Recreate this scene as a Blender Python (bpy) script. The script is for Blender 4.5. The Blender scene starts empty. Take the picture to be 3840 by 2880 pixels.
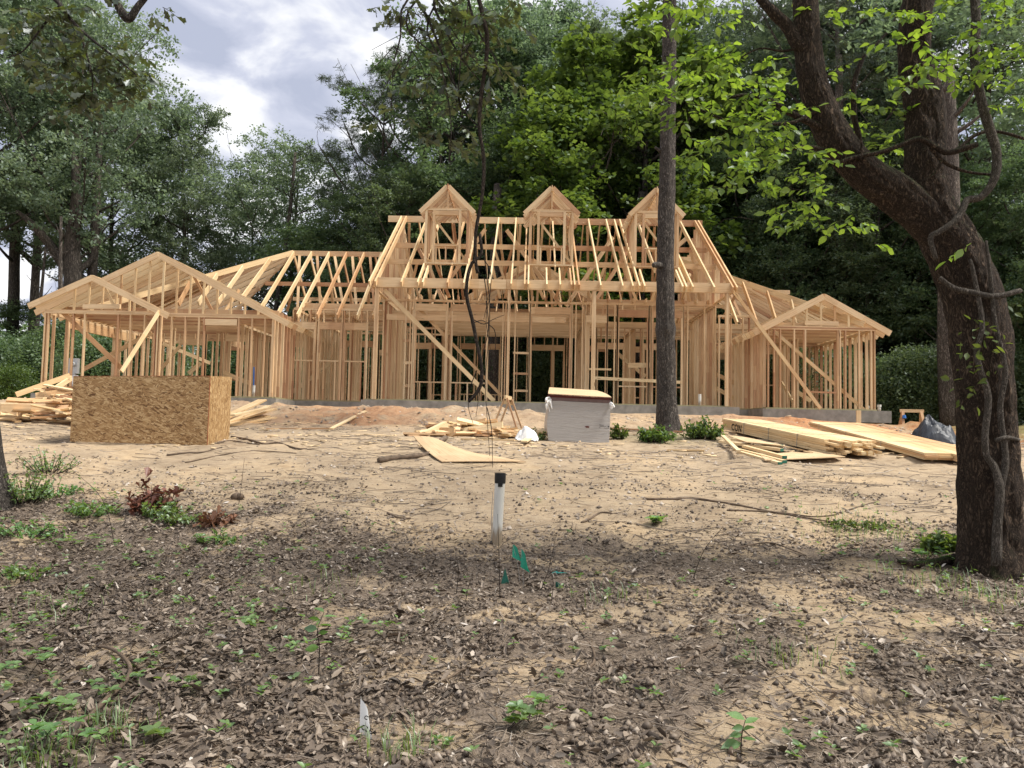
import bpy, math, numpy as np
from mathutils import Matrix, Vector
R_ = np.random.RandomState(7)
rad = math.radians
EYE = 1.5
sc = bpy.context.scene
COL = sc.collection

# ------------------------------------------------------------------ camera (level-ish phone, slightly tilted up)
cam_d = bpy.data.cameras.new('camera'); cam = bpy.data.objects.new('camera', cam_d); COL.objects.link(cam)
cam_d.sensor_width = 36; cam_d.lens = 36 * 2885 / 3840; cam_d.clip_start = .05; cam_d.clip_end = 3000
CR = Matrix.Rotation(rad(1.2), 4, 'Z') @ Matrix.Rotation(rad(93.35), 4, 'X') @ Matrix.Rotation(rad(1.2), 4, 'Z')
cam.matrix_world = Matrix.Translation((0, 0, EYE)) @ CR
sc.camera = cam
_CR = np.array(CR.to_3x3())
def at(u, v, Y):
    """survey helper: sight line (photo px, 3840 wide) -> real point at depth Y"""
    d = _CR @ np.array([u - 1920., -(v - 1440.), -2885.]); p = d * (Y / d[1]); p[2] += EYE; return p
def atD(u, v, Y): return at(u * 1.736, v * 1.736, Y)
Z1 = lambda x, y, Y: at(x / 1.952, 850 + y / 1.952, Y)
Z2 = lambda x, y, Y: at(900 + x / 1.746, 650 + y / 1.746, Y)
Z3 = lambda x, y, Y: at(1400 + x / 1.746, 650 + y / 1.746, Y)
Z4 = lambda x, y, Y: at(2000 + x / 1.746, 650 + y / 1.746, Y)
Z5 = lambda x, y, Y: at(2600 + x / 1.952, 900 + y / 1.952, Y)
Q3 = lambda x, y, Y: at(2650 + x / 3.0157, 1050 + y / 3.0157, Y)

# ------------------------------------------------------------------ noise
_LT = np.random.RandomState(3).rand(256, 256)
def vn(x, y):
    x = np.asarray(x, float); y = np.asarray(y, float)
    xi = np.floor(x).astype(int); yi = np.floor(y).astype(int); fx = x - xi; fy = y - yi
    fx = fx * fx * (3 - 2 * fx); fy = fy * fy * (3 - 2 * fy)
    g = lambda a, b: _LT[a % 256, b % 256]
    return (g(xi, yi) * (1 - fx) + g(xi + 1, yi) * fx) * (1 - fy) + (g(xi, yi + 1) * (1 - fx) + g(xi + 1, yi + 1) * fx) * fy
def fbm(x, y, o=4):
    s = 0; a = .5; t = 0
    for i in range(o):
        s = s + a * vn(x * 2 ** i + 17 * i, y * 2 ** i + 31 * i); t += a; a *= .5
    return s / t
def sstep(a, b, x):
    t = np.clip((x - a) / (b - a), 0, 1); return t * t * (3 - 2 * t)
_PY = [-50, 0, 3.4, 8.2, 11, 13.8, 16.5, 19, 22, 23.2, 34, 45, 70, 700]
_PZ = [0, 0, .0, .23, .70, 1.12, 1.40, 1.62, 1.98, 2.07, 2.05, 2.45, 3.0, 6]
def gbase(x, y):
    z = np.interp(y, _PY, _PZ)
    z = z - .22 * sstep(5, 12, x) * sstep(10, 15, y) * (1 - sstep(26, 34, y))
    z = z + .25 * sstep(-14, -30, x) * sstep(20, 40, y)
    return z
def ground(x, y):
    x = np.asarray(x, float); y = np.asarray(y, float)
    z = gbase(x, y)
    out = sstep(17.5, 19.3, y) * (1 - sstep(22.3, 22.9, y))
    z = z + out * ((fbm(x * .9 + 5, y * .9, 3) - .5) * .55 + (fbm(x * 3.2, y * 3.2, 3) - .5) * .16)
    z = z + (fbm(x * .35, y * .35, 3) - .5) * .16 * (1 - sstep(21, 23, y))
    z = z + (fbm(x * 2.1 + 9, y * 2.1, 3) - .5) * .09 * (1 - sstep(20, 24, y))
    near = 1 - sstep(9, 16, y)
    h = humus(x, y)
    z = z + near * h * (fbm(x * 7, y * 7, 3) - .45) * .085
    z = z + near * (fbm(x * 22, y * 22, 2) - .5) * .018 * (.4 + h)
    hole = np.exp(-(((x - 2.02) / .085) ** 2 + ((y - 4.50) / .085) ** 2)); z = z - .30 * hole
    return z
def humus(x, y):
    x = np.asarray(x, float); y = np.asarray(y, float)
    edge = 8.5 + 1.3 * sstep(-1.2, -3.6, x) - .3 * sstep(.5, 2.5, x) + .8 * sstep(3.2, 4.6, x)
    e = edge + (fbm(x * 1.3, y * 1.3 + 4, 4) - .5) * 2.6
    m = 1 - sstep(-1.3, 1.4, y - e)
    patch = fbm(x * 1.5 + 40, y * 2.1 + 3, 5)
    thr = .39 + .085 * sstep(-1.8, .2, x)
    open_ = sstep(thr + .08, thr - .08, patch) * (1 - .5 * sstep(.4, .6, fbm(x * 5 + 3, y * 6, 3)))
    # a washed channel of bare sand winding through the right foreground
    cx = 1.2 + .55 * np.sin(y * 1.1 + 1.5) + (y - 3.5) * .22
    ch = np.exp(-((x - cx) / (.18 + .25 * fbm(x * .1, y * 1.6, 2))) ** 2) * sstep(7.8, 6.6, y)
    m2 = .30 * sstep(.52, .62, fbm(x * 1.1 + 7, y * 1.9, 4)) * sstep(19, 15, y)
    return np.clip(np.maximum(m * (1 - .8 * open_), m2) * (1 - .85 * ch), 0, 1)
def gz(x, y): return float(ground(np.array([x]), np.array([y]))[0])

# ------------------------------------------------------------------ objects, tags
def tag(o, label=None, cat=None, group=None, kind=None):
    if label: o['label'] = label
    if cat: o['category'] = cat
    if group: o['group'] = group
    if kind: o['kind'] = kind
    return o
def thing(name, loc, label, cat, group=None):
    o = bpy.data.objects.new(name, None); COL.objects.link(o); o.location = loc; o.empty_display_size = .2
    o['_b'] = 1; del o['_b']
    return tag(o, label, cat, group)
def rootloc(p):
    while p.parent: p = p.parent
    return np.array(p.location)
def link(name, me, mat, parent=None, origin=None):
    if not isinstance(mat, (list, tuple)): mat = [mat]
    for m in mat: me.materials.append(m)
    o = bpy.data.objects.new(name, me); COL.objects.link(o)
    if parent is not None: o.parent = parent
    elif origin is not None: o.location = origin
    return o
def copy_tree(o, parent=None, first=True):
    c = o.copy(); COL.objects.link(c)
    if parent is not None: c.parent = parent
    for ch in list(o.children): copy_tree(ch, c)
    return c

class MB:
    """collects polygons with a per-face tone and a grain uv, links them as ONE mesh object"""
    def __init__(s): s.v = []; s.f = []; s.t = []; s.uv = []; s.n = 0; s.mi = []
    def add(s, v, f, tone=.5, uv=None, mi=0):
        v = np.asarray(v, float); s.v.append(v)
        for q in f:
            s.f.append([i + s.n for i in q]); s.t.append(tone); s.mi.append(mi)
        if uv is None:
            off = R_.rand(2) * 50
            for q in f:
                for i in q: s.uv.append((v[i][0] + off[0], v[i][2] + v[i][1] + off[1]))
        else:
            s.uv.extend(uv)
        s.n += len(v)
    def board(s, p0, p1, w=.089, t=.038, up=(0, 0, 1), tone=None, mi=0):
        """lumber from p0 to p1; w = section along `up`, t = the other way"""
        p0 = np.asarray(p0, float); p1 = np.asarray(p1, float); d = p1 - p0; L = np.linalg.norm(d); d = d / L
        up = np.asarray(up, float); a = np.cross(d, up)
        if np.linalg.norm(a) < 1e-4: a = np.cross(d, (1, 0, 0) if abs(d[0]) < .9 else (0, 1, 0))
        a /= np.linalg.norm(a); b = np.cross(a, d)
        if tone is None: tone = float(R_.beta(1.2, 2.6)) if R_.rand() < .74 else float(R_.uniform(.55, 1.))
        cs = [(-t / 2, -w / 2), (t / 2, -w / 2), (t / 2, w / 2), (-t / 2, w / 2)]
        v = [p0 + a * x + b * y for x, y in cs] + [p1 + a * x + b * y for x, y in cs]
        f = [(0, 1, 5, 4), (1, 2, 6, 5), (2, 3, 7, 6), (3, 0, 4, 7), (3, 2, 1, 0), (4, 5, 6, 7)]
        o = R_.rand(2) * 60; per = [0, t, t + w, 2 * t + w, 2 * t + 2 * w]; uv = []
        for k in range(4):
            uv += [(o[0], o[1] + per[k]), (o[0], o[1] + per[k + 1]), (o[0] + L, o[1] + per[k + 1]), (o[0] + L, o[1] + per[k])]
        uv += [(o[0], o[1]), (o[0] + .01, o[1]), (o[0] + .01, o[1] + w), (o[0], o[1] + w)] * 2
        s.add(v, f, tone, uv, mi); return s
    def box(s, lo, hi, tone=.5, mi=0):
        lo = np.asarray(lo, float); hi = np.asarray(hi, float); c = (lo + hi) / 2; d = hi - lo
        return s.board((lo[0], c[1], c[2]), (hi[0], c[1], c[2]), d[2], d[1], (0, 0, 1), tone, mi)
    def tube(s, pts, rads, seg=10, tone=.5, noise=0., sub=4, cap=True, mi=0, flare=None, ridge=0., af=2.6, lf=3.2):
        P = np.asarray(pts, float); Rr = np.asarray(rads, float)
        if sub > 1 and len(P) > 2:
            n = len(P); Q = []; RR = []
            E = np.vstack([2 * P[0] - P[1], P, 2 * P[-1] - P[-2]])
            for i in range(n - 1):
                for k in range(sub):
                    u = k / sub; a, b, c, d = E[i], E[i + 1], E[i + 2], E[i + 3]
                    Q.append(.5 * (2 * b + (c - a) * u + (2 * a - 5 * b + 4 * c - d) * u * u + (3 * b - a - 3 * c + d) * u ** 3))
                    RR.append(Rr[i] * (1 - u) + Rr[i + 1] * u)
            Q.append(P[-1]); RR.append(Rr[-1]); P = np.array(Q); Rr = np.array(RR)
        n = len(P); T = np.gradient(P, axis=0); T /= np.linalg.norm(T, axis=1)[:, None] + 1e-9
        a = np.cross(T[0], (0, 1, 0) if abs(T[0][1]) < .8 else (1, 0, 0)); a /= np.linalg.norm(a)
        V = []; ln = np.r_[0, np.cumsum(np.linalg.norm(np.diff(P, axis=0), axis=1))]; th = np.linspace(0, 2 * np.pi, seg, endpoint=False)
        ns = R_.rand() * 90
        for i in range(n):
            a = a - T[i] * np.dot(a, T[i]); a /= np.linalg.norm(a) + 1e-9; b = np.cross(T[i], a)
            r = Rr[i] * np.ones(seg)
            if noise:
                r = r * (1 + noise * 2 * (fbm(np.cos(th) * 1.6 + ns + 5, ln[i] / (Rr[i] + .02) * .45 + np.sin(th) * 1.6, 3) - .5))
            if ridge: 
                q = fbm(np.cos(th) * af + ns + 20, np.sin(th) * af + ln[i] * lf + ns, 3); r = r * (1 + ridge * (np.abs(q - .5) * 5 - .6)) + ridge * .12 * (fbm(np.cos(th) * af * 3 + 9, np.sin(th) * af * 3 + ln[i] * 17, 2) - .5)
            if flare is not None: r = r * flare(ln[i], th)
            V.append(P[i] + np.cos(th)[:, None] * a * r[:, None] + np.sin(th)[:, None] * b * r[:, None])
        V = np.vstack(V); F = []; UV = []; o = R_.rand() * 30
        for i in range(n - 1):
            for k in range(seg):
                k2 = (k + 1) % seg; F.append((i * seg + k, i * seg + k2, (i + 1) * seg + k2, (i + 1) * seg + k))
                c0 = k / seg * 6.28 * Rr[0]; c1 = (k + 1) / seg * 6.28 * Rr[0]
                UV += [(ln[i] + o, c0), (ln[i] + o, c1), (ln[i + 1] + o, c1), (ln[i + 1] + o, c0)]
        if cap:
            F.append(tuple(range(seg))[::-1]); F.append(tuple((n - 1) * seg + k for k in range(seg)))
            UV += [(0, 0)] * (2 * seg)
        s.add(V, F, tone, UV, mi); return s
    def build(s, name, mat, parent=None, origin=None, smooth=False):
        V = np.vstack(s.v)
        off = rootloc(parent) if parent is not None else (np.asarray(origin, float) if origin is not None else np.zeros(3))
        me = bpy.data.meshes.new(name); me.from_pydata((V - off).tolist(), [], s.f)
        uvl = me.uv_layers.new(name='UVMap'); uvl.data.foreach_set('uv', np.asarray(s.uv, np.float32).ravel())
        at_ = me.attributes.new('tone', 'FLOAT', 'FACE'); at_.data.foreach_set('value', np.asarray(s.t, np.float32))
        if any(s.mi): me.polygons.foreach_set('material_index', np.asarray(s.mi, np.int32))
        if smooth: me.polygons.foreach_set('use_smooth', np.ones(len(s.f), bool))
        me.update()
        return link(name, me, mat, parent, origin)

def quads_mesh(name, V, nper, tone, F=None, smooth=False):
    """V (N,nper,3) leaf-like pieces; F = faces of one piece (list of tuples)"""
    N = len(V); me = bpy.data.meshes.new(name)
    if F is None: F = [tuple(range(nper))]
    me.vertices.add(N * nper); me.vertices.foreach_set('co', np.ascontiguousarray(V, np.float32).ravel())
    lens = np.array([len(f) for f in F]); flat = np.concatenate([np.array(f) for f in F])
    loops = (flat[None, :] + (np.arange(N) * nper)[:, None]).ravel()
    tot = np.tile(lens, N); start = np.r_[0, np.cumsum(tot)[:-1]]
    me.loops.add(len(loops)); me.loops.foreach_set('vertex_index', loops.astype(np.int32))
    me.polygons.add(len(tot)); me.polygons.foreach_set('loop_start', start.astype(np.int32))
    at_ = me.attributes.new('tone', 'FLOAT', 'FACE'); at_.data.foreach_set('value', np.repeat(tone, len(F)).astype(np.float32))
    if smooth: me.polygons.foreach_set('use_smooth', np.ones(len(tot), bool))
    me.update(calc_edges=True); me.validate()
    return me

# ------------------------------------------------------------------ materials
def newmat(name):
    m = bpy.data.materials.new(name); m.use_nodes = True; nt = m.node_tree; nt.nodes.clear()
    return m, nt
class NT:
    def __init__(s, nt): s.nt = nt
    def n(s, t, **kw):
        nd = s.nt.nodes.new(t)
        for k, v in kw.items():
            if k.startswith('i_'):
                key = k[2:]; key = int(key) if key.isdigit() else key.replace('_', ' ')
                if hasattr(v, 'is_output') or isinstance(v, bpy.types.NodeSocket): s.nt.links.new(v, nd.inputs[key])
                else: nd.inputs[key].default_value = v
            else: setattr(nd, k, v)
        return nd
    def l(s, a, b): s.nt.links.new(a, b)
    def noise(s, vec, scale, detail=4, rough=.55, dist=0.):
        nd = s.n('ShaderNodeTexNoise'); s.l(vec, nd.inputs['Vector']); nd.inputs['Scale'].default_value = scale
        nd.inputs['Detail'].default_value = detail; nd.inputs['Roughness'].default_value = rough; nd.inputs['Distortion'].default_value = dist
        return nd.outputs['Fac']
    def map(s, vec, sc_, rot=(0, 0, 0), loc=(0, 0, 0)):
        nd = s.n('ShaderNodeMapping'); s.l(vec, nd.inputs['Vector']); nd.inputs['Scale'].default_value = sc_
        nd.inputs['Rotation'].default_value = rot; nd.inputs['Location'].default_value = loc; return nd.outputs['Vector']
    def ramp(s, fac, stops, interp='LINEAR'):
        nd = s.n('ShaderNodeValToRGB'); s.l(fac, nd.inputs['Fac']); cr = nd.color_ramp; cr.interpolation = interp
        while len(cr.elements) < len(stops): cr.elements.new(.5)
        for e, (p, c) in zip(cr.elements, stops):
            e.position = p; e.color = (*c, 1) if len(c) == 3 else c
        return nd.outputs['Color']
    def mix(s, fac, a, b, mode='MIX'):
        nd = s.n('ShaderNodeMix'); nd.data_type = 'RGBA'; nd.blend_type = mode
        for sock, v in ((nd.inputs[0], fac), (nd.inputs[6], a), (nd.inputs[7], b)):
            if isinstance(v, bpy.types.NodeSocket): s.l(v, sock)
            elif isinstance(v, (int, float)): sock.default_value = v
            else: sock.default_value = (*v, 1)
        return nd.outputs[2]
    def math(s, op, a, b=0., clamp=False):
        nd = s.n('ShaderNodeMath', operation=op); nd.use_clamp = clamp
        for i, v in enumerate((a, b)):
            if isinstance(v, bpy.types.NodeSocket): s.l(v, nd.inputs[i])
            else: nd.inputs[i].default_value = v
        return nd.outputs[0]
    def bump(s, h, strength=.4, dist=.01):
        nd = s.n('ShaderNodeBump'); s.l(h, nd.inputs['Height']); nd.inputs['Strength'].default_value = strength; nd.inputs['Distance'].default_value = dist
        return nd.outputs['Normal']
    def out(s, col, rough=.8, normal=None, spec=.3, metal=0.):
        p = s.n('ShaderNodeBsdfPrincipled'); o = s.n('ShaderNodeOutputMaterial')
        if isinstance(col, bpy.types.NodeSocket): s.l(col, p.inputs['Base Color'])
        else: p.inputs['Base Color'].default_value = (*col, 1)
        if isinstance(rough, bpy.types.NodeSocket): s.l(rough, p.inputs['Roughness'])
        else: p.inputs['Roughness'].default_value = rough
        p.inputs['Specular IOR Level'].default_value = spec; p.inputs['Metallic'].default_value = metal
        if normal is not None: s.l(normal, p.inputs['Normal'])
        s.l(p.outputs[0], o.inputs[0]); return p

def mat_wood(name, pale, mid, red, sat=1.):
    m, nt = newmat(name); N = NT(nt)
    uv = N.n('ShaderNodeUVMap').outputs[0]; tone = N.n('ShaderNodeAttribute', attribute_name='tone').outputs['Fac']
    su = N.n('ShaderNodeSeparateXYZ'); N.l(uv, su.inputs[0]); v1 = N.n('ShaderNodeTexVoronoi', voronoi_dimensions='1D'); N.l(N.math('MULTIPLY', su.outputs[0], 1.15), v1.inputs['W']); v1.inputs['Scale'].default_value = 1.; sc1_ = N.n('ShaderNodeSeparateColor'); N.l(v1.outputs['Color'], sc1_.inputs[0])
    tone = N.math('ADD', tone, N.math('MULTIPLY', N.math('SUBTRACT', sc1_.outputs[0], .5), .34))
    base = N.ramp(tone, [(0., pale), (.45, mid), (1., red)])
    g = N.noise(N.map(uv, (.8, 26, 1)), 1.6, 5, .6, .8)
    gr = N.ramp(g, [(.3, (.74, .70, .64)), (.55, (1, 1, 1)), (.75, (1.06, 1.05, 1.03))])
    c = N.mix(.85, base, gr, 'MULTIPLY')
    blot = N.noise(N.map(uv, (.9, 3, 1)), 1.2, 3); c = N.mix(.7, c, N.ramp(blot, [(.3, (.85, .8, .76)), (.6, (1, 1, 1))]), 'MULTIPLY')
    vo = N.n('ShaderNodeTexVoronoi', i_Scale=1.); N.l(N.map(uv, (1.3, 8, 1)), vo.inputs['Vector'])
    kn = N.ramp(vo.outputs['Distance'], [(.05, (1, 1, 1)), (.12, (0, 0, 0))])
    sel = N.noise(N.map(uv, (.7, 2, 1), loc=(7, 3, 0)), 1.7, 1); kn = N.math('MULTIPLY', kn, N.math('GREATER_THAN', sel, .54))
    c = N.mix(kn, c, (.20, .105, .05))
    N.out(c, .78, N.bump(g, .25, .004), .25)
    return m
WOOD = mat_wood('pine_lumber', (.75, .575, .36), (.66, .465, .27), (.43, .235, .13))
WOODB = mat_wood('fresh_lumber', (.78, .62, .38), (.69, .50, .275), (.55, .33, .17))
TREAT = mat_wood('treated_lumber', (.42, .38, .21), (.36, .33, .19), (.30, .26, .15))

def mat_osb(name, k=1., rot=0):
    m, nt = newmat(name); N = NT(nt); uv = N.n('ShaderNodeUVMap').outputs[0]
    layers = None; heights = None
    c = N.ramp(N.noise(uv, 6, 5), [(.3, (.33 * k, .205 * k, .085 * k)), (.7, (.44 * k, .29 * k, .13 * k))])
    for i, (s, r) in enumerate([(19, .15), (27, -.45), (17, .75), (31, 1.25), (22, -.95), (36, .1), (24, -.2), (29, .4)]):
        wv = N.n('ShaderNodeVectorMath', operation='ADD'); nn = N.n('ShaderNodeTexNoise'); nn.inputs['Scale'].default_value = 5.; N.l(uv, nn.inputs['Vector']); mm_ = N.n('ShaderNodeVectorMath', operation='SCALE'); mm_.inputs['Scale'].default_value = .05; N.l(nn.outputs['Color'], mm_.inputs[0]); N.l(uv, wv.inputs[0]); N.l(mm_.outputs[0], wv.inputs[1])
        v0 = N.n('ShaderNodeVectorRotate', rotation_type='Z_AXIS'); v0.inputs['Angle'].default_value = r + rot; N.l(wv.outputs[0], v0.inputs['Vector'])
        v = N.map(v0.outputs[0], (s * .42, s * 2.0, 1), loc=(i * 3.7, i * 1.3, 0))
        vo = N.n('ShaderNodeTexVoronoi', i_Scale=1., i_Randomness=1.); N.l(v, vo.inputs['Vector'])
        sp = N.n('ShaderNodeSeparateColor'); N.l(vo.outputs['Color'], sp.inputs[0])
        msk = N.math('GREATER_THAN', sp.outputs[0], .66)
        col = N.ramp(sp.outputs[1], [(0, (.14 * k, .065 * k, .024 * k)), (.22, (.30 * k, .17 * k, .068 * k)), (.6, (.43 * k, .27 * k, .12 * k)), (1, (.64 * k, .46 * k, .245 * k))])
        c = N.mix(msk, c, col)
    fine = N.noise(N.map(uv, (30, 130, 1)), 1, 3); c = N.mix(.5, c, N.ramp(fine, [(.3, (.75, .72, .7)), (.7, (1.1, 1.1, 1.1))]), 'MULTIPLY')
    N.out(c, .62, N.bump(fine, .3, .003), .35); return m
OSB = mat_osb('oriented_strand_board', .86)
OSBV = mat_osb('oriented_strand_board_side', .88, 1.57)
PLY = mat_wood('plywood', (.62, .47, .29), (.58, .43, .26), (.48, .33, .2))

def mat_simple(name, col, rough=.6, nscale=8, var=.2, bump=.0, spec=.4, metal=0):
    m, nt = newmat(name); N = NT(nt); tc = N.n('ShaderNodeTexCoord').outputs['Object']
    f = N.noise(tc, nscale, 5)
    a = tuple(c * (1 - var) for c in col); b = tuple(min(1, c * (1 + var)) for c in col)
    N.out(N.ramp(f, [(.3, a), (.7, b)]), rough, N.bump(f, bump, .01) if bump else None, spec, metal); return m
CONC = mat_simple('concrete', (.245, .235, .21), .9, 5, .25, .4)
PVC = None
def mat_pvc():
    m, nt = newmat('white_pvc'); N = NT(nt); tc = N.n('ShaderNodeTexCoord').outputs['Object']
    sp = N.n('ShaderNodeSeparateXYZ'); N.l(tc, sp.inputs[0])
    n1 = N.noise(N.map(tc, (20, 20, 6)), 1, 5)
    d = N.math('SUBTRACT', N.math('MULTIPLY', n1, .35), sp.outputs[2]); d = N.math('MULTIPLY', N.math('ADD', d, .02), 9, True)
    c = N.mix(d, (.70, .69, .63), (.33, .26, .18)); st = N.noise(N.map(tc, (14, 14, 2)), 1.5, 4)
    c = N.mix(.6, c, N.ramp(st, [(.35, (.86, .84, .8)), (.6, (1, 1, 1))]), 'MULTIPLY')
    N.out(c, .42, None, .45); return m
PVC = mat_pvc()
BLACK = mat_simple('black_rubber', (.012, .012, .012), .55, 30, .3, .5)
WHITEP = mat_simple('white_paper', (.74, .74, .73), .7, 12, .06)
GREENF = mat_simple('green_flag_vinyl', (.012, .26, .155), .5, 8, .2, 0)
GREENP = mat_simple('green_paint', (.02, .13, .09), .6, 20, .4)
REDP = mat_simple('red_flag_vinyl', (.75, .09, .03), .5, 8, .1)
MAROON = mat_simple('maroon_sheet_edges', (.105, .022, .018), .7, 20, .35)
BLUE = mat_simple('blue_plastic', (.02, .13, .42), .45, 10, .15)
GREYMET = mat_simple('grey_metal', (.42, .43, .43), .45, 10, .1, 0, .5, .4)
WIRE = mat_simple('galvanised_wire', (.30, .29, .27), .5, 10, .1)
TARP = mat_simple('black_plastic_sheeting', (.035, .04, .05), .5, 6, .4, .3, .35)
INK = mat_simple('black_ink', (.012, .011, .010), .8, 10, .1)
CAR = mat_simple('blue_car_paint', (.02, .08, .28), .25, 5, .1, 0, .6)
GLASS = mat_simple('car_glass', (.10, .13, .16), .08, 5, .1, 0, .8)

def mat_wrap():
    m, nt = newmat('stretch_wrap'); N = NT(nt); tc = N.n('ShaderNodeTexCoord').outputs['Object']
    f = N.noise(N.map(tc, (1.2, 1.2, 16), rot=(0, .12, 0)), 2, 6, .6, 1.); f2 = N.noise(N.map(tc, (1.0, 1.0, 42), rot=(0, -.1, 0)), 1.6, 4, .6, 2.)
    c = N.mix(f, (.37, .345, .32), (.48, .455, .43)); c = N.mix(.55, c, N.ramp(f2, [(.35, (.80, .79, .80)), (.62, (1, 1, 1)), (.74, (1.3, 1.3, 1.3))]), 'MULTIPLY')
    N.out(c, .30, N.bump(N.math('ADD', f, f2), .7, .02), .5); return m
WRAP = mat_wrap()

def mat_bark(name, dark, light, sc1=(9, 9, 2.2), bump=.9, moss=0., patch=None, spec=.2):
    m, nt = newmat(name); N = NT(nt); tc = N.n('ShaderNodeTexCoord').outputs['Object']
    big = N.noise(tc, 3., 4)
    v = N.map(tc, sc1)
    r1 = N.noise(v, 2.6, 7, .62, 1.6); r2 = N.noise(N.map(tc, (sc1[0] * 2.6, sc1[1] * 2.6, sc1[2] * 2.2)), 2.2, 6, .7, .8)
    h1 = N.math('MULTIPLY', N.math('ABSOLUTE', N.math('SUBTRACT', r1, .5)), 5.5, True)
    h = N.math('ADD', N.math('MULTIPLY', h1, .62), N.math('MULTIPLY', r2, .45))
    c = N.ramp(h, [(.20, tuple(d * .30 for d in dark)), (.46, dark), (.88, light)])
    c = N.mix(.7, c, N.ramp(big, [(.3, (.72, .72, .72)), (.7, (1.2, 1.18, 1.15))]), 'MULTIPLY')
    if patch:
        pt = N.noise(tc, 2.2, 5); c = N.mix(N.ramp(pt, [(.5, (0, 0, 0)), (.62, (1, 1, 1))]), c, N.mix(h, tuple(p * .5 for p in patch), patch))
    if moss:
        g = N.n('ShaderNodeNewGeometry'); sp = N.n('ShaderNodeSeparateXYZ'); N.l(g.outputs['Normal'], sp.inputs[0])
        mm = N.math('MULTIPLY', N.math('ADD', sp.outputs[2], -.30), 2.4, True); mn = N.noise(tc, 6, 5)
        mm = N.math('MULTIPLY', mm, N.ramp(mn, [(.35, (0, 0, 0)), (.55, (1, 1, 1))])); c = N.mix(N.math('MULTIPLY', mm, moss), c, (.035, .06, .012))
    N.out(c, .9, N.bump(h, bump, .03), spec); return m
BARK_BG = mat_bark('background_bark', (.085, .072, .06), (.22, .19, .165), (4, 4, .8), .6)
BARK_PINE = mat_bark('pine_trunk_bark', (.115, .095, .08), (.30, .26, .22), (5, 5, 1.5), .8)
BARK_MID = mat_bark('ridged_grey_bark', (.095, .082, .072), (.27, .24, .21), (8, 8, 2.4), 1.)
BARK_R = mat_bark('brown_scaly_bark', (.060, .042, .030), (.20, .142, .10), (9, 9, 3.2), 1., .9)
VINEM = mat_bark('vine_bark', (.10, .085, .07), (.26, .23, .20), (14, 14, 5), .7)
TWIGM = mat_bark('twig_bark', (.045, .034, .026), (.13, .10, .08), (14, 14, 5), .6)
STICK = mat_simple('dead_stick', (.13, .095, .068), .9, 9, .45, .5, .2)

def mat_leaf(name, dark, light, trans=.48, gloss=.03, var=.12, tcol=None, rough=.5):
    m, nt = newmat(name); N = NT(nt)
    tone = N.n('ShaderNodeAttribute', attribute_name='tone').outputs['Fac']
    oi = N.n('ShaderNodeObjectInfo').outputs['Random']
    c = N.ramp(tone, [(0, dark), (1, light)])
    hs = N.n('ShaderNodeHueSaturation'); N.l(c, hs.inputs['Color'])
    N.l(N.math('ADD', N.math('MULTIPLY', oi, .035), .482), hs.inputs['Hue'])
    N.l(N.math('ADD', N.math('MULTIPLY', oi, var * 2), 1 - var), hs.inputs['Value'])
    c = hs.outputs[0]
    d = N.n('ShaderNodeBsdfDiffuse'); N.l(c, d.inputs[0])
    t = N.n('ShaderNodeBsdfTranslucent'); N.l(N.mix(1., c, tcol or (1.7, 1.5, .75), 'MULTIPLY'), t.inputs[0])
    mx = N.n('ShaderNodeMixShader', i_Fac=trans); N.l(d.outputs[0], mx.inputs[1]); N.l(t.outputs[0], mx.inputs[2])
    g = N.n('ShaderNodeBsdfGlossy'); g.inputs['Roughness'].default_value = rough; g.inputs[0].default_value = (.9, .95, 1, 1)
    m2 = N.n('ShaderNodeMixShader', i_Fac=gloss); N.l(mx.outputs[0], m2.inputs[1]); N.l(g.outputs[0], m2.inputs[2])
    o = N.n('ShaderNodeOutputMaterial'); N.l(m2.outputs[0], o.inputs[0]); return m
LF_A = mat_leaf('hazed_broadleaf_foliage', (.058, .092, .046), (.150, .210, .105), tcol=(1.5, 1.5, 1.0))  # cool tint puts distance haze into the leaf colour
LF_B = mat_leaf('hazed_grey_green_foliage', (.100, .145, .095), (.215, .280, .180), tcol=(1.45, 1.45, 1.05))  # pale greyed greens paint the haze of far trees into the leaves
LF_D = mat_leaf('hazed_understory_foliage', (.070, .112, .056), (.175, .245, .115), tcol=(1.5, 1.5, 1.0))  # lightened, cooled greens: haze laid into the understory colour, no volume
LF_P = mat_leaf('pine_needles', (.042, .066, .044), (.105, .145, .090), .25)
LF_C = mat_leaf('bright_broadleaf_foliage', (.050, .095, .022), (.125, .195, .052))
LF_R = mat_leaf('sunlit_linden_leaves', (.070, .135, .022), (.215, .310, .062), .58, .06, .05, (1.75, 1.6, .6))
LF_O = mat_leaf('oak_leaves', (.018, .032, .010), (.100, .140, .035), .40, .10, .05)
LF_W = mat_leaf('weed_leaves', (.085, .170, .035), (.20, .34, .09), .45, .08, .05)
LF_BR = mat_leaf('dead_brown_leaves', (.11, .048, .022), (.26, .125, .065), .2, .04, .05, (1.1, .9, .7))
def mat_litter():
    m, nt = newmat('leaf_litter'); N = NT(nt)
    tone = N.n('ShaderNodeAttribute', attribute_name='tone').outputs['Fac']
    c = N.ramp(tone, [(0, (.06, .046, .035)), (.35, (.145, .110, .082)), (.68, (.26, .205, .155)), (.88, (.40, .335, .27)), (1, (.62, .56, .50))])
    N.out(c, .62, None, .4); return m
LITTER = mat_litter()

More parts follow.
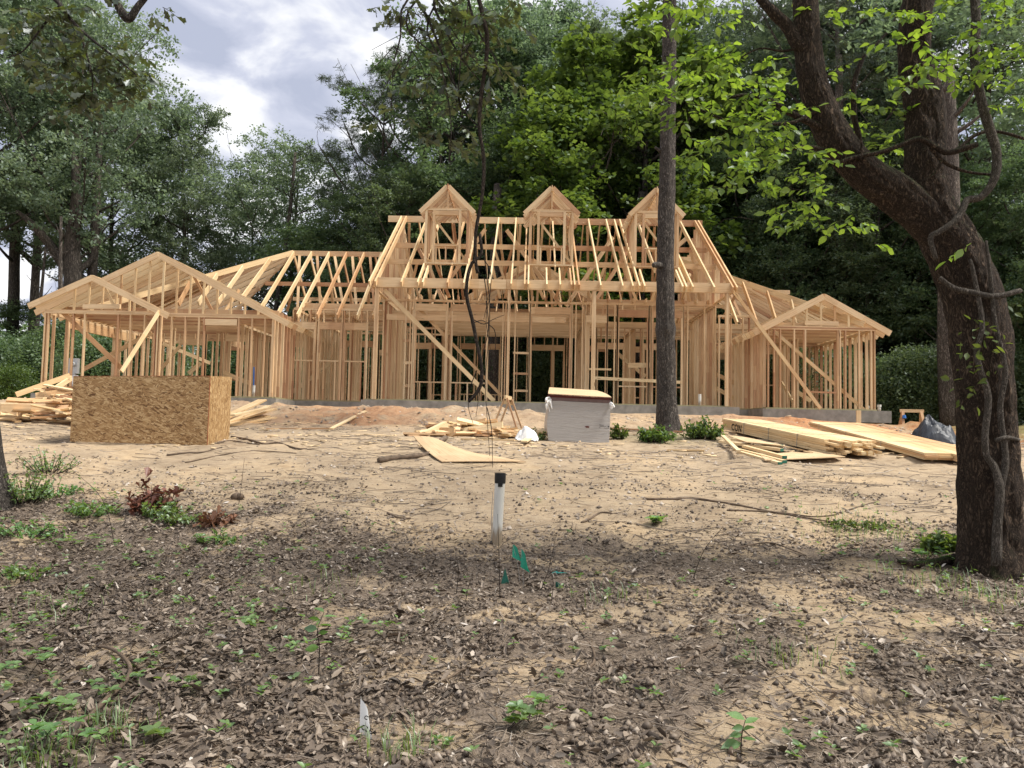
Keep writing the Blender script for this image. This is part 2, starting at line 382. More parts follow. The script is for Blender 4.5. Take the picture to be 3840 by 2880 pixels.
def mat_ground():
    m, nt = newmat('sandy_ground'); N = NT(nt); tc = N.n('ShaderNodeTexCoord').outputs['Object']
    hu = N.n('ShaderNodeAttribute', attribute_name='humus').outputs['Fac']; cl = N.n('ShaderNodeAttribute', attribute_name='clay').outputs['Fac']
    gr = N.n('ShaderNodeAttribute', attribute_name='green').outputs['Fac']
    n1 = N.noise(tc, .8, 6, .6); n2 = N.noise(tc, 6, 7, .65); n3 = N.noise(N.map(tc, (1.1, 5.5, 1)), 3.2, 6, .7, .6); n4 = N.noise(tc, 60, 4, .7)
    sand = N.ramp(n1, [(.3, (.29, .225, .155)), (.5, (.385, .302, .208)), (.7, (.47, .355, .225))])
    sand = N.mix(.85, sand, N.ramp(n2, [(.3, (.72, .68, .64)), (.5, (1, 1, 1)), (.7, (1.1, 1.08, 1.05))]), 'MULTIPLY')
    streak = N.ramp(n3, [(.32, (.66, .61, .57)), (.47, (.92, .90, .88)), (.6, (1, 1, 1))]); sand = N.mix(.9, sand, streak, 'MULTIPLY')
    clay = N.ramp(n2, [(.3, (.25, .105, .048)), (.55, (.40, .20, .098)), (.75, (.46, .285, .155))])
    cm = N.math('MULTIPLY', cl, N.ramp(N.noise(tc, 1.3, 5, .6), [(.34, (0, 0, 0)), (.52, (1, 1, 1))]))
    c = N.mix(cm, sand, clay)
    dk = N.ramp(n4, [(.3, (.080, .062, .049)), (.52, (.165, .130, .102)), (.72, (.30, .24, .185))])
    n5 = N.noise(tc, 17, 6, .7); hm = N.math('ADD', hu, N.math('ADD', N.math('MULTIPLY', N.math('SUBTRACT', n2, .5), 1.3), N.math('MULTIPLY', N.math('SUBTRACT', n5, .5), 1.6))); hm = N.ramp(hm, [(.38, (0, 0, 0)), (.80, (1, 1, 1))])
    c = N.mix(N.math('MULTIPLY', hm, .93), c, dk)
    gc = N.ramp(n2, [(.35, (.06, .07, .03)), (.6, (.10, .14, .05))]); c = N.mix(N.math('MULTIPLY', gr, 1.), c, gc)
    h = N.math('ADD', N.math('MULTIPLY', n2, .6), N.math('ADD', N.math('MULTIPLY', n4, .25), N.math('MULTIPLY', n3, .4)))
    N.out(c, .95, N.bump(h, .9, .035), .15); return m
GROUND = mat_ground()
#@@PART2
# ------------------------------------------------------------------ sky, sun
SUN_EL, SUN_AZ = 56, 98      # azimuth from +Y (behind the house) towards +X
w = bpy.data.worlds.new('World'); sc.world = w; w.use_nodes = True; w.node_tree.nodes.clear(); N = NT(w.node_tree)
sky = N.n('ShaderNodeTexSky'); sky.sky_type = 'NISHITA'; sky.sun_disc = False; sky.sun_elevation = rad(SUN_EL); sky.sun_rotation = rad(SUN_AZ); sky.dust_density = 2.5
b1 = N.n('ShaderNodeBackground', i_Strength=.075); N.l(sky.outputs[0], b1.inputs[0])
tc = N.n('ShaderNodeTexCoord').outputs['Generated']; sp = N.n('ShaderNodeSeparateXYZ'); N.l(tc, sp.inputs[0])
zz = N.math('ADD', N.math('MAXIMUM', sp.outputs[2], 0.), .30)
cb = N.n('ShaderNodeCombineXYZ'); N.l(N.math('DIVIDE', sp.outputs[0], zz), cb.inputs[0]); N.l(N.math('DIVIDE', sp.outputs[1], zz), cb.inputs[1])
cv = cb.outputs[0]
n1 = N.noise(N.map(cv, (2.1, 2.1, 1), loc=(3.1, 1.7, 0)), 2.1, 6, .52, .4); n2 = N.noise(N.map(cv, (1, 1, 1), loc=(8, 2, 0)), 3.4, 6, .55)
ccol = N.ramp(n1, [(.38, (.275, .30, .38)), (.47, (.36, .38, .455)), (.545, (.52, .53, .56)), (.66, (.74, .735, .73))])
b2 = N.n('ShaderNodeBackground', i_Strength=1.0); N.l(ccol, b2.inputs[0])
msk = N.ramp(n2, [(.22, (.25, .25, .25)), (.34, (1, 1, 1))])
mxs = N.n('ShaderNodeMixShader'); N.l(msk, mxs.inputs[0]); N.l(b1.outputs[0], mxs.inputs[1]); N.l(b2.outputs[0], mxs.inputs[2])
wo = N.n('ShaderNodeOutputWorld'); N.l(mxs.outputs[0], wo.inputs[0])
sl = bpy.data.lights.new('sun', 'SUN'); sl.energy = 3.3; sl.angle = rad(16); sl.color = (1, .95, .87)
so = bpy.data.objects.new('sun', sl); COL.objects.link(so)
sd = Vector((math.sin(rad(SUN_AZ)) * math.cos(rad(SUN_EL)), math.cos(rad(SUN_AZ)) * math.cos(rad(SUN_EL)), math.sin(rad(SUN_EL))))
so.rotation_euler = (-sd).to_track_quat('-Z', 'Y').to_euler(); so.location = (10, 10, 40)
sc.view_settings.view_transform = 'Standard'; sc.view_settings.look = 'None'; sc.view_settings.exposure = .90; sc.view_settings.gamma = 1
sc.render.engine = 'CYCLES'; cy = sc.cycles; cy.max_bounces = 6; cy.diffuse_bounces = 4; cy.transmission_bounces = 4; cy.glossy_bounces = 2; cy.sample_clamp_indirect = 8; cy.use_adaptive_sampling = True; cy.adaptive_threshold = .015

# ------------------------------------------------------------------ ground sheet
def axis(segs):
    out = []
    for a, b, s in segs: out += list(np.arange(a, b, s))
    return np.array(out)
gx = axis([(0, 5.5, .035), (5.5, 9, .07), (9, 17, .16), (17, 40, 1.), (40, 150, 8), (150, 901, 75)]); gx = np.r_[-gx[::-1][:-1], gx]
gy = axis([(-60, -4, 8), (-4, 2, .5), (2, 9, .035), (9, 15, .06), (15, 23.5, .1), (23.5, 40, .6), (40, 120, 5), (120, 901, 60)])
GX, GY = np.meshgrid(gx, gy); GZ = ground(GX, GY)
nx, ny = len(gx), len(gy); me = bpy.data.meshes.new('ground'); me.vertices.add(nx * ny)
me.vertices.foreach_set('co', np.stack([GX, GY, GZ], -1).astype(np.float32).ravel())
ii, jj = np.meshgrid(np.arange(nx - 1), np.arange(ny - 1)); k = (jj * nx + ii).ravel()
loops = np.stack([k, k + 1, k + 1 + nx, k + nx], 1).astype(np.int32)
me.loops.add(loops.size); me.loops.foreach_set('vertex_index', loops.ravel()); me.polygons.add(len(k)); me.polygons.foreach_set('loop_start', np.arange(len(k), dtype=np.int32) * 4)
me.polygons.foreach_set('use_smooth', np.ones(len(k), bool))
def vattr(n, a): t = me.attributes.new(n, 'FLOAT', 'POINT'); t.data.foreach_set('value', a.astype(np.float32).ravel())
vattr('humus', humus(GX, GY) * (1 - sstep(12, 16, GY)) + .9 * sstep(34, 40, GY) * 1.0 + .35 * sstep(14, 16, GY) * (1 - sstep(18, 20, GY)) * np.exp(-((GX - 3.3) / 1.6) ** 2))
vattr('clay', sstep(16.5, 19.5, GY) * (1 - sstep(38, 42, GY)) * (.12 + .88 * sstep(3.5, 8, GX) + .6 * np.exp(-((GX + 4.5) / 2.2) ** 2)))
vattr('green', .8 * sstep(33, 38, GY) * (fbm(GX * .2, GY * .2, 3) > .45) + .9 * np.exp(-(((GX - 13.5) / 3) ** 2 + ((GY - 24) / 4) ** 2)) + .6 * np.exp(-(((GX - 2.9) / .9) ** 2 + ((GY - 16.3) / .8) ** 2)))
me.update(calc_edges=True)
g_o = link('ground', me, GROUND); tag(g_o, kind='structure')

# ------------------------------------------------------------------ timber-framed house
S = 2.28; T8 = 4.78; T10 = 5.35; T11 = 5.70; YB = 31.4
house = thing('timber_frame_house', (0, 25, S - .2), 'unfinished one storey house framed in bare pine studs and open rafters with three dormers', 'house')
foundation = MB()
foundation.box((-4.95, 22.72, S - .40), (6.22, 32, S)); foundation.box((-14.9, 22.75, S - .42), (-11.2, 32, S - .003)); foundation.box((-11.2, 23.05, S - .44), (-7.6, 32, S - .006))
foundation.box((-7.6, 24.95, S - .45), (-4.95, 32, S - .004)); foundation.box((6.22, 24.95, S - .46), (7.1, 32, S - .005)); foundation.box((7.1, 23.38, S - .36), (10.95, 32, S - .002))
foundation.build('foundation_slab', CONC, house)
SILL = []
def stud_wall(P0, P1, zt, xs=None, step=.406, opens=(), mats=WOOD, indiv=True, name='wall_frame', z0=S, plates=2, mb=None, zfun=None):
    """P0,P1 plan ends; opens: (a, b, sill z or None, head z) in metres along the wall"""
    P0 = np.array(P0, float); P1 = np.array(P1, float); L = np.linalg.norm(P1 - P0); d = (P1 - P0) / L; nrm = np.array([-d[1], d[0]])
    pt = lambda s_, z: (P0[0] + d[0] * s_, P0[1] + d[1] * s_, z)
    fr = MB() if mb is None else mb; bp = MB() if mb is None else mb; hd_ = MB() if mb is None else mb; ws = MB() if mb is None else mb
    top = zt - .038 * plates
    side = (nrm[0], nrm[1], 0)
    cuts = [(a, b) for a, b, sl_, hd in opens if sl_ is None]
    s0 = 0
    for a, b in sorted(cuts) + [(L, L)]:
        if a - s0 > .05: bp.board(pt(s0, z0 + .02), pt(a, z0 + .02), .089, .038, side, mi=1)
        s0 = b
    for i in range(plates): fr.board(pt(-.01 * i, zt - .019 - .0385 * i), pt(L + .01 * i, zt - .019 - .0385 * i), .089, .037, side)
    studs = []
    if xs is None: xs = list(np.arange(.02, L, step)) + [L - .02]
    for x in xs:
        if any(a - .01 < x < b + .01 for a, b, _, _ in opens): continue
        studs.append((x, z0 + .04, top))
    for a, b, sl_, hd in opens:
        for x in (a - .022, b + .022): studs.append((x, z0 + .04, hd))
        for x in (a - .062, b + .062): studs.append((x, z0 + .04, top))
        hd_.board(pt(a - .04, hd + .12), pt(b + .04, hd + .12), .235, .080, (0, 0, 1))
        c0 = hd + .24
        if top - c0 > .08:
            for x in np.arange(a + .1, b, .406): studs.append((x, c0, top))
        if sl_ is not None:
            ws.board(pt(a, sl_), pt(b, sl_), .089, .041, side)
            for x in np.arange(a + .15, b - .05, .38): studs.append((x, z0 + .04, sl_ - .02))
    if mb is not None:
        for x, za, zb in studs:
            if zb - za > .05: fr.board(pt(x, za), pt(x, zb), .089, .041, side)
        return None
    wf = fr.build(name, [WOOD, TREAT], house)
    for q_, nm_ in ((bp, 'bottom_plate'), (hd_, 'header'), (ws, 'window_sill')):
        if q_.n: q_.build(nm_, [WOOD, TREAT], wf)
    for x, za, zb in studs:
        if zb - za > .05: MB().board(pt(x + R_.uniform(-.004, .004), za), pt(x, zb), .089, .041, side).build('stud', mats, wf)
    return wf
def X1(px, Y): return Z1(px, 900, Y)[0]
def X3(px, Y, y=1200): return Z3(px, y, Y)[0]
def X4(px, Y, y=1200): return Z4(px, y, Y)[0]
def X5(px, Y, y=900): return Z5(px, y, Y)[0]
# --- left wing: small gable bay, then the larger gable wall
Ya, Yb_ = 22.85, 23.15
xa = X1(318, Ya); xb = X1(1178, Ya)
wl = lambda xs_, Y, x0: sorted(X1(p, Y) - x0 for p in xs_)
stud_wall((xa, Ya), (xb, Ya), T8, wl([322, 345, 528, 612, 857, 948, 1052, 1132, 1150, 1172], Ya, xa))
xe = -7.72
w2 = stud_wall((xb + .06, Yb_), (xe, Yb_), T8, wl([1250, 1350, 1450, 1490, 1742, 1840, 1935], Yb_, xb + .06) + [xe - xb - .1, xe - xb - .14])
MB().board(Z1(1490, 698, Yb_ - .0), Z1(1738, 702, Yb_), .19, .08).build('header', WOOD, w2)
# --- right wing wall
xr0, xr1 = 7.22, 10.55
w3 = stud_wall((xr0, 23.5), (xr1, 23.5), T8, sorted(X5(p, 23.5) - xr0 for p in [548, 590, 635, 737, 810, 818, 1056, 1072, 1112, 1212, 1300, 1325]))
MB().board((X5(815, 23.5), 23.497, T8 + .13), (X5(1062, 23.5), 23.497, T8 + .13), .14, .08).build('header', WOOD, w3)
MB().board(Z5(855, 1112, 23.5), Z5(1048, 1118, 23.5), .05, .085).build('window_sill', WOOD, w3)
# --- recessed walls between wings and porch
xl0, xl1 = -7.72, -4.85
def op(f, px0, px1, Y, x0): return f(px0, Y, ) - x0, f(px1, Y) - x0
X2 = lambda px, Y: Z2(px, 1200, Y)[0]
ow = [(X2(352, 25) - xl0, X2(478, 25) - xl0), (X2(520, 25) - xl0, X2(650, 25) - xl0), (X2(688, 25) - xl0, X2(815, 25) - xl0)]
zs = Z2(400, 1225, 25)[2]; zh = Z2(400, 1020, 25)[2]
stud_wall((xl0, 25.02), (xl1, 25.02), T10, [], opens=[(a, b, zs, zh) for a, b in ow])
stud_wall((6.15, 25.02), (7.18, 25.02), T10, [.03, .41, .8, 1.0])
# --- main wall behind the porch
M0 = -4.75; YM = 25.1
c3 = lambda p: X3(p, YM) - M0
c4 = lambda p: X4(p, YM) - M0
zs = Z3(400, 1368, YM)[2]; zh = Z3(400, 902, YM)[2] - .0
mw = stud_wall((M0, YM), (6.05, YM), T11, [c3(60), c3(255), c3(208), c3(238), c3(560), c3(845), c3(862), c3(925), c3(1020), c4(250), c4(275), c4(318), c4(332), c4(480), c4(530), c4(548), c4(753), c4(768), c4(982), c4(1008), c4(1118), c4(1190)],
          opens=[(c3(278), c3(468), zs, zh), (c3(515), c3(735), zs, zh), (c3(1035), c4(232), None, S + 3.0), (c4(350), c4(470), None, S + 2.75), (c4(560), c4(742), Z4(600, 1395, YM)[2], S + 2.95), (c4(785), c4(965), Z4(600, 1395, YM)[2], S + 2.95)])
for yy in (970, 1095, 1240, 1390): MB().board(Z3(196, yy, YM - .004), Z3(250, yy, YM - .004), .09, .04).build('blocking', WOOD, mw)
for yy in (1175, 1310, 1422): MB().board(Z3(915, yy, YM - .004), Z3(1022, yy + 3, YM - .004), .07, .04).build('blocking', WOOD, mw)
MB().board(Z4(400, 1340, YM - .07), Z4(962, 1368, YM - .07), .10, .04).build('rail', WOODB, mw)
MB().board(Z4(362, 1282, YM - .07), Z4(510, 1284, YM - .07), .06, .04).build('blocking', WOODB, mw)
MB().board(Z4(622, 1258, YM + .3), Z4(782, 1255, YM + .3), .16, .04).build('blocking', WOODB, mw)

# --- porch beam and posts
Yp = 22.92
for i, (a, b) in enumerate(((Z3(5, 712, Yp)[0], Z3(872, 735, Yp)[0]), (Z3(875, 735, Yp)[0], 6.02))):
    MB().board((a, Yp, 5.835), (b - .003, Yp, 5.835), .29, .115, tone=.25).build('porch_beam', WOOD, house)
for px, f, n in ((12, Z3, 3), (882, Z3, 2), (392, Z4, 3), (1268, Z4, 3)):
    x = f(px, 1200, Yp)[0]; m = MB()
    for k_ in range(n): m.board((x + .04 * (k_ - n / 2 + .5), Yp, S + .02), (x + .04 * (k_ - n / 2 + .5), Yp, 5.68), .089, .037, (0, 1, 0))
    m.build('porch_post', WOOD, house)
MB().board((Z3(0, 0, Yp)[0] - .05, Yp + .04, S + .02), (6.0, Yp + .04, S + .02), .038, .09, tone=.6).build('porch_sill', TREAT, house)
# big diagonal braces
def brace(p, q, w_=.14, t=.038, mt=WOODB): MB().board(p, q, w_, t).build('brace', mt, house)
brace(Z3(70, 762, Yp + .12), Z3(790, 1490, Yp + .12), .125); brace(Z3(300, 888, YM + .07), Z3(845, 1462, YM + .07), .10)
brace(Z4(545, 1175, 29), Z4(735, 1330, 29), .14)
brace(Q3(300, 120, 23.35), Q3(1288, 1455, 23.3), .10); brace(Q3(735, 555, 23.6), Q3(1780, 1468, 23.6), .10)
brace(Q3(845, 1155, 27), Q3(1020, 1450, 26), .1); brace(Q3(110, 1070, 27), Q3(330, 1170, 27)); brace(Q3(110, 1225, 27), Q3(330, 1350, 27)); brace(Q3(1000, 1250, 26.5), Q3(1180, 1370, 26.5))
brace(Z1(455, 622, Ya + .08), Z1(895, 1042, Ya + .08)); brace(Z1(612, 1045, 25.), Z1(1110, 775, 25.), .14)
brace(Z1(1166, 620, Ya - .1), Z1(890, 1060, 21.5), .12); brace(Z1(1190, 855, 26), Z1(1540, 1000, 27), .12); brace(Z1(1175, 1050, 25.5), Z1(1320, 870, 25.5), .1)
brace(Z1(1380, 1075, 27), Z1(1470, 1000, 27)); brace(Z1(1640, 1070, 26), Z1(1830, 1150, 26)); brace(Z2(345, 1430, 27), Z2(480, 1330, 27)); brace(Z2(520, 1300, 27.5), Z2(600, 1235, 27.5))

# --- walls running back from the front, and everything deeper in the house
sw = stud_wall((-14.70, Ya + .1), (-14.70, YB), T8, [.02, .06, .42, 1.1, 1.15, 1.19, 3.9, 3.95] + list(np.arange(4.3, 8.4, .41)))
MB().board((-14.70, Ya + 1.2, 4.56), (-14.70, Ya + 5.4, 4.56), .28, .085).build('header', WOODB, sw)
stud_wall((xe, Yb_ + .09), (xe, 24.97), T8, [.02, .32, .6, .9, 1.2, 1.5, 1.75])
stud_wall((xr1 - .05, 23.6), (xr1 - .05, YB), T8, list(np.arange(.02, 7.7, .41)))
stud_wall((xr0, 23.6), (xr0, 27.5), T8, list(np.arange(.02, 3.9, .33)))
stud_wall((M0, YM + .06), (M0, 29.4), T11, list(np.arange(.02, 4.2, .31)))
stud_wall((6.05, YM + .06), (6.05, 29.0), T11, list(np.arange(.02, 3.9, .4)))
it = MB()
def inner(*a, **k_): stud_wall(*a, mb=it, **k_)
bx = lambda z, p: (at(1400 + p / 1.746 if z == 3 else 2000 + p / 1.746, 1400, YB)[0]) + 14.7
ops = [(bx(3, 365), bx(3, 465), S + .55, 4.73), (bx(3, 575), bx(3, 655), S + .6, 4.73), (bx(3, 715), bx(3, 820), S + .6, 4.73), (bx(3, 1035), bx(3, 1160), None, 4.73), (bx(4, 137), bx(4, 192), None, 4.73), (bx(4, 345), bx(4, 472), S + .3, 4.73), (bx(4, 640), bx(4, 700), S + .6, 4.73),
       (2.2, 3.6, S + 1., 4.5), (6.2, 7.1, S + 1., 4.5), (8.6, 9.2, None, 4.4), (22.0, 22.8, S + .9, 4.5), (23.6, 24.3, S + .9, 4.5)]
inner((-14.7, YB), (10.55, YB), T10, opens=ops)
inner((-7.75, 25.1), (-7.75, YB), T10); inner((-11.2, 27.3), (-11.2, YB), T10, opens=[(1.2, 2.1, None, 4.4)])
inner((-14.6, 28.6), (-7.8, 28.6), T10, opens=[(1.5, 2.4, None, 4.4), (5.4, 6.2, None, 4.4)]); inner((-7.7, 28.2), (-4.8, 28.2), T10, opens=[(1.0, 1.9, None, 4.4)])
inner((-7.7, 26.6), (-6.2, 26.6), T10); inner((6.1, 28.0), (10.4, 28.0), T8, opens=[(.3, 1.1, None, 4.4), (2.3, 3.1, S + 1., 4.4)])
inner((2.0, 28.2), (2.0, YB), T10, opens=[(1., 2., None, 4.6)]); inner((2.05, 28.2), (6.0, 28.2), T10, opens=[(.5, 1.4, None, 4.5), (2.2, 3., None, 4.5)])
inner((-4.7, 29.4), (-3.6, 29.4), T10, opens=[(.2, .9, None, 4.5)]); inner((7.4, 25.8), (9.0, 25.8), T8); inner((9.0, 25.9), (9.0, 28.0), T8)
inner((1.95, 25.2), (1.95, 27.0), T11, step=.25)
inner((-9.5, 25.2), (-9.5, 28.5), T8); inner((-11.1, 27.0), (-9.6, 27.0), T8, opens=[(.4, 1.1, None, 4.4)]); inner((7.3, 30.0), (10.4, 30.0), T10, opens=[(1.2, 2., None, 4.4)]); inner((-6.2, 26.7), (-6.2, 28.1), T10); inner((3.9, 28.4), (3.9, YB), T10); inner((-3.3, 29.6), (-3.3, YB), T10)
inner((-14.5, 26.6), (-12.4, 26.6), T8, step=.5)
o = it.build('interior_framing', [WOOD, TREAT], house); tag(o, kind='stuff')
jo = MB()
for y in np.arange(23.5, 31, .41): jo.board((-14.65, y, T8 + .13), (-7.75, y, T8 + .13), .19, .038, tone=R_.uniform(.45, 1)); jo.board((7.25, y + .1, T8 + .08), (10.5, y + .1, T8 + .08), .14, .038)
for y in np.arange(25.3, YB, .41): jo.board((-7.6, y, T10 + .1), (-4.85, y, T10 + .1), .19, .038)
for y in np.arange(25.6, 28.1, .41): jo.board((1.95, y, T11 + .1), (6.0, y, T11 + .1), .19, .038)
for y in np.arange(26.2, YB, .36): jo.board((-3.5, y, T11 - .3), (1.9, y, T11 - .3), .19, .038, tone=R_.uniform(.1, .5)); 
for y in np.arange(28.4, YB, .41): jo.board((2.1, y, T10 + .1), (10.4, y, T10 + .1), .19, .038)
jo.board((-4.7, 26.3, T11 - .35), (1.9, 26.3, T11 - .35), .30, .08); jo.board((1.95, 25.2, T11 - .16), (1.95, 31, T11 - .3), .3, .1)
for x in np.arange(-4.4, 6, .41): jo.board((x, 24.9, T11 + .07), (x, 25.35, T11 + .07), .14, .038)
jo.board((-4.7, YM, T11 - .6), (1.2, YM + .001, T11 - .6), .19, .07)
o = jo.build('ceiling_joists', WOOD, house); tag(o, kind='stuff')

# --- roof of the middle part
ZR = 9.30; YR = 28.0; SL = .65
zt = lambda y: ZR - SL * abs(YR - y)
rb = MB(); rb.board((-5.3, YR, ZR - .12), (.5, YR, ZR - .12), .235, .038); rb.board((.5, YR + .003, ZR - .12), (6.28, YR + .003, ZR - .12), .235, .038, tone=.9); rb.build('ridge_board', WOOD, house)
def rafter(X, y0, z0_, y1, z1_, w_=.175, mt=WOODB, t=.045, par=None): return MB().board((X, y0, z0_ - .09), (X, y1, z1_ - .09), w_, t).build('rafter', mt, par or house)
DX = [-2.66, .64, 3.94]
for X in (-4.80, -4.62, -3.84, -1.2, -.56, .02 - .18, 1.46, 2.1, 2.75, 3.05, 4.82, 5.45, 6.0, 6.12): rafter(X, YR - .02, ZR, 22.66, zt(22.66))
for X in (-3.2, -2.46, -1.85, .5, .9, 1.18 + .05, 3.4, 3.95, 4.52): rafter(X, 23.8, zt(23.8), 22.66, zt(22.66)) 
for X in (-2.46, .78, 3.9): rafter(X, YR - .02, ZR, 23.9, zt(23.9))
rr = MB()
for X in np.arange(-4.78, 6.2, .61): rr.board((X, YR + .02, ZR - .09), (X, 33.2, zt(33.2) - .09), .165, .038)
for y in (30.6, 32.0): rr.board((-4.7, y, zt(y) - .27), (6.0, y, zt(y) - .27), .19, .038)
for X in np.arange(-4.3, 6, .61):
    rr.board((X + R_.uniform(-.1, .1), 30.6, zt(30.6) - .3), (X + R_.uniform(-.3, .3), 28.8, T11 + .2), .089, .038)
for X in np.arange(-4.5, 6, .82): rr.board((X, 27.9, ZR - .3), (X + R_.uniform(-.5, .5), 29.5, T11 + .2), .089, .038, (1, 0, 0))
o = rr.build('rear_rafters', WOOD, house); tag(o, kind='stuff')
for y in (26.0, 24.7): 
    m = MB(); m.board((-4.7, y, zt(y) - .29), (.9, y, zt(y) - .29), .17, .038); m.board((.9, y + .002, zt(y) - .29), (5.98, y + .002, zt(y) - .29), .17, .038); m.build('purlin', WOOD, house)
st = MB()
for X in np.arange(-4.3, 6, .61):
    if R_.rand() < .8: st.board((X, 26.0, zt(26) - .35), (X + R_.uniform(-.7, .7), 26.3 + R_.uniform(-.2, 1.2), T11 + .1), .089, .038, (1, 0, 0))
    if R_.rand() < .55: st.board((X, 24.7, zt(24.7) - .35), (X + R_.uniform(-.5, .5), 25.2, T11 + .1), .089, .038, (1, 0, 0))
for a, b in (((-.9, 27.9, 8.8), (1.1, 27.0, 5.9)), ((3.0, 27.9, 8.6), (1.3, 27.2, 5.9)), ((-4.2, 27.9, 8.2), (-3.0, 27, 5.9)), ((-1.7, 28.2, 8.9), (-3.2, 28, 6.6)), ((3.6, 27.9, 8.2), (2.2, 27.2, 5.9)), ((5.8, 28, 8.7), (4.6, 27.6, 7.6))):
    st.board(a, b, .14, .038, (0, 0, 1))
# little cross gable framing seen behind the middle (rear porch roof)
for y in np.arange(29.5, 33, .6):
    for s_ in (-1, 1): st.board((.1, y, 8.05 - (0)), (.1 + s_ * 2.6, y, 6.5), .14, .038)
st.board((.1, 29.2, 8.05), (.1, 33.3, 8.05), .19, .038)
o = st.build('roof_struts', WOOD, house); tag(o, kind='stuff')
for X in (-4.75, 6.05):
    ge = MB(); ge.board((X, 22.95, T11 + .02), (X, 33, T11 + .02), .038, .089, tone=.4)
    for y in np.arange(23.15, 32.9, .36):
        if zt(y) - .2 > T11 + .1: ge.board((X, y, T11 + .04), (X, y, zt(y) - .18), .089, .038, (1, 0, 0))
    ge.build('gable_wall', WOOD, house)
# --- dormers
YD = 23.95
for X0 in DX:
    d = MB(); zb = zt(YD) + .02; zw = 8.40; za = 9.20; hw = .66
    for s_ in (-1, 1):
        d.board((X0 + s_ * hw, YD, zb), (X0 + s_ * hw, YD, zw - .04), .089, .075, (0, 1, 0)); d.board((X0 + s_ * (hw - .03), YD + .1, zb), (X0 + s_ * (hw - .03), YD + .1, zw - .04), .089, .038, (0, 1, 0))
    d.board((X0 - hw - .05, YD, zw - .02), (X0 + hw + .05, YD, zw - .02), .038, .089); d.board((X0 - hw - .03, YD, zw + .02), (X0 + hw + .03, YD, zw + .02), .038, .089); d.board((X0 - hw - .05, YD, zb - .02), (X0 + hw + .05, YD, zb - .02), .038, .089)
    d.board((X0, YD, zw + .04), (X0, YD, za - .12), .038, .06, (1, 0, 0))
    dm = d.build('dormer', WOOD, house)
    f = MB()
    for s_ in (-1, 1): f.board((X0 + s_ * .41, YD - .002, zb), (X0 + s_ * .41, YD - .002, zw - .04), .08, .089, (1, 0, 0))
    f.board((X0 - .37, YD, zw - .12), (X0 + .37, YD, zw - .12), .15, .08); f.board((X0 - .37, YD, zb + .55), (X0 + .37, YD, zb + .55), .038, .089); f.board((X0 - .02, YD, zb + .53), (X0 - .02, YD, zb), .038, .08, (1, 0, 0))
    for s_ in (-1, 1): f.board((X0 + s_ * .33, YD, zb + .53), (X0 + s_ * .33, YD, zb), .038, .08, (1, 0, 0))
    f.build('window_frame', WOOD, dm)
    b = MB(); b.board((X0 - .55, YD + .09, zw - .1), (X0 + .62, YD + .09, zb + .1), .07, .02); b.build('brace', WOODB, dm)
    sd_ = MB()
    for s_ in (-1, 1):
        for y in np.arange(YD + .38, 27.2, .36):
            if zw - .06 - zt(y) > .06: sd_.board((X0 + s_ * hw, y, zt(y)), (X0 + s_ * hw, y, zw - .04), .089, .038, (1, 0, 0))
        sd_.board((X0 + s_ * hw, YD + .05, zw - .02), (X0 + s_ * hw, 26.6, zw - .02), .038, .089, (0, 0, 1))
        rafter(X0 + s_ * (hw + .03), YR - .02, ZR, 22.66, zt(22.66))
    sd_.build('side_wall', WOOD, dm)
    MB().board((X0, YD - .12, za - .10), (X0, 27.7, za - .10), .19, .03).build('ridge_board', WOOD, dm)
    zz_ = lambda q: za - .98 * q
    for k_, y in enumerate(np.concatenate([[YD - .06], np.arange(YD + .27, 27.2, .33)])):
        for s_ in (-1, 1):
            q = .86 if y < 25.6 else max(.1, .86 - (y - 25.6) * .45)
            MB().board((X0 + s_ * .017, y + s_ * .002, za - .07), (X0 + s_ * q, y + s_ * .002, zz_(q) - .07), .14, .038).build('rafter', WOOD, dm)

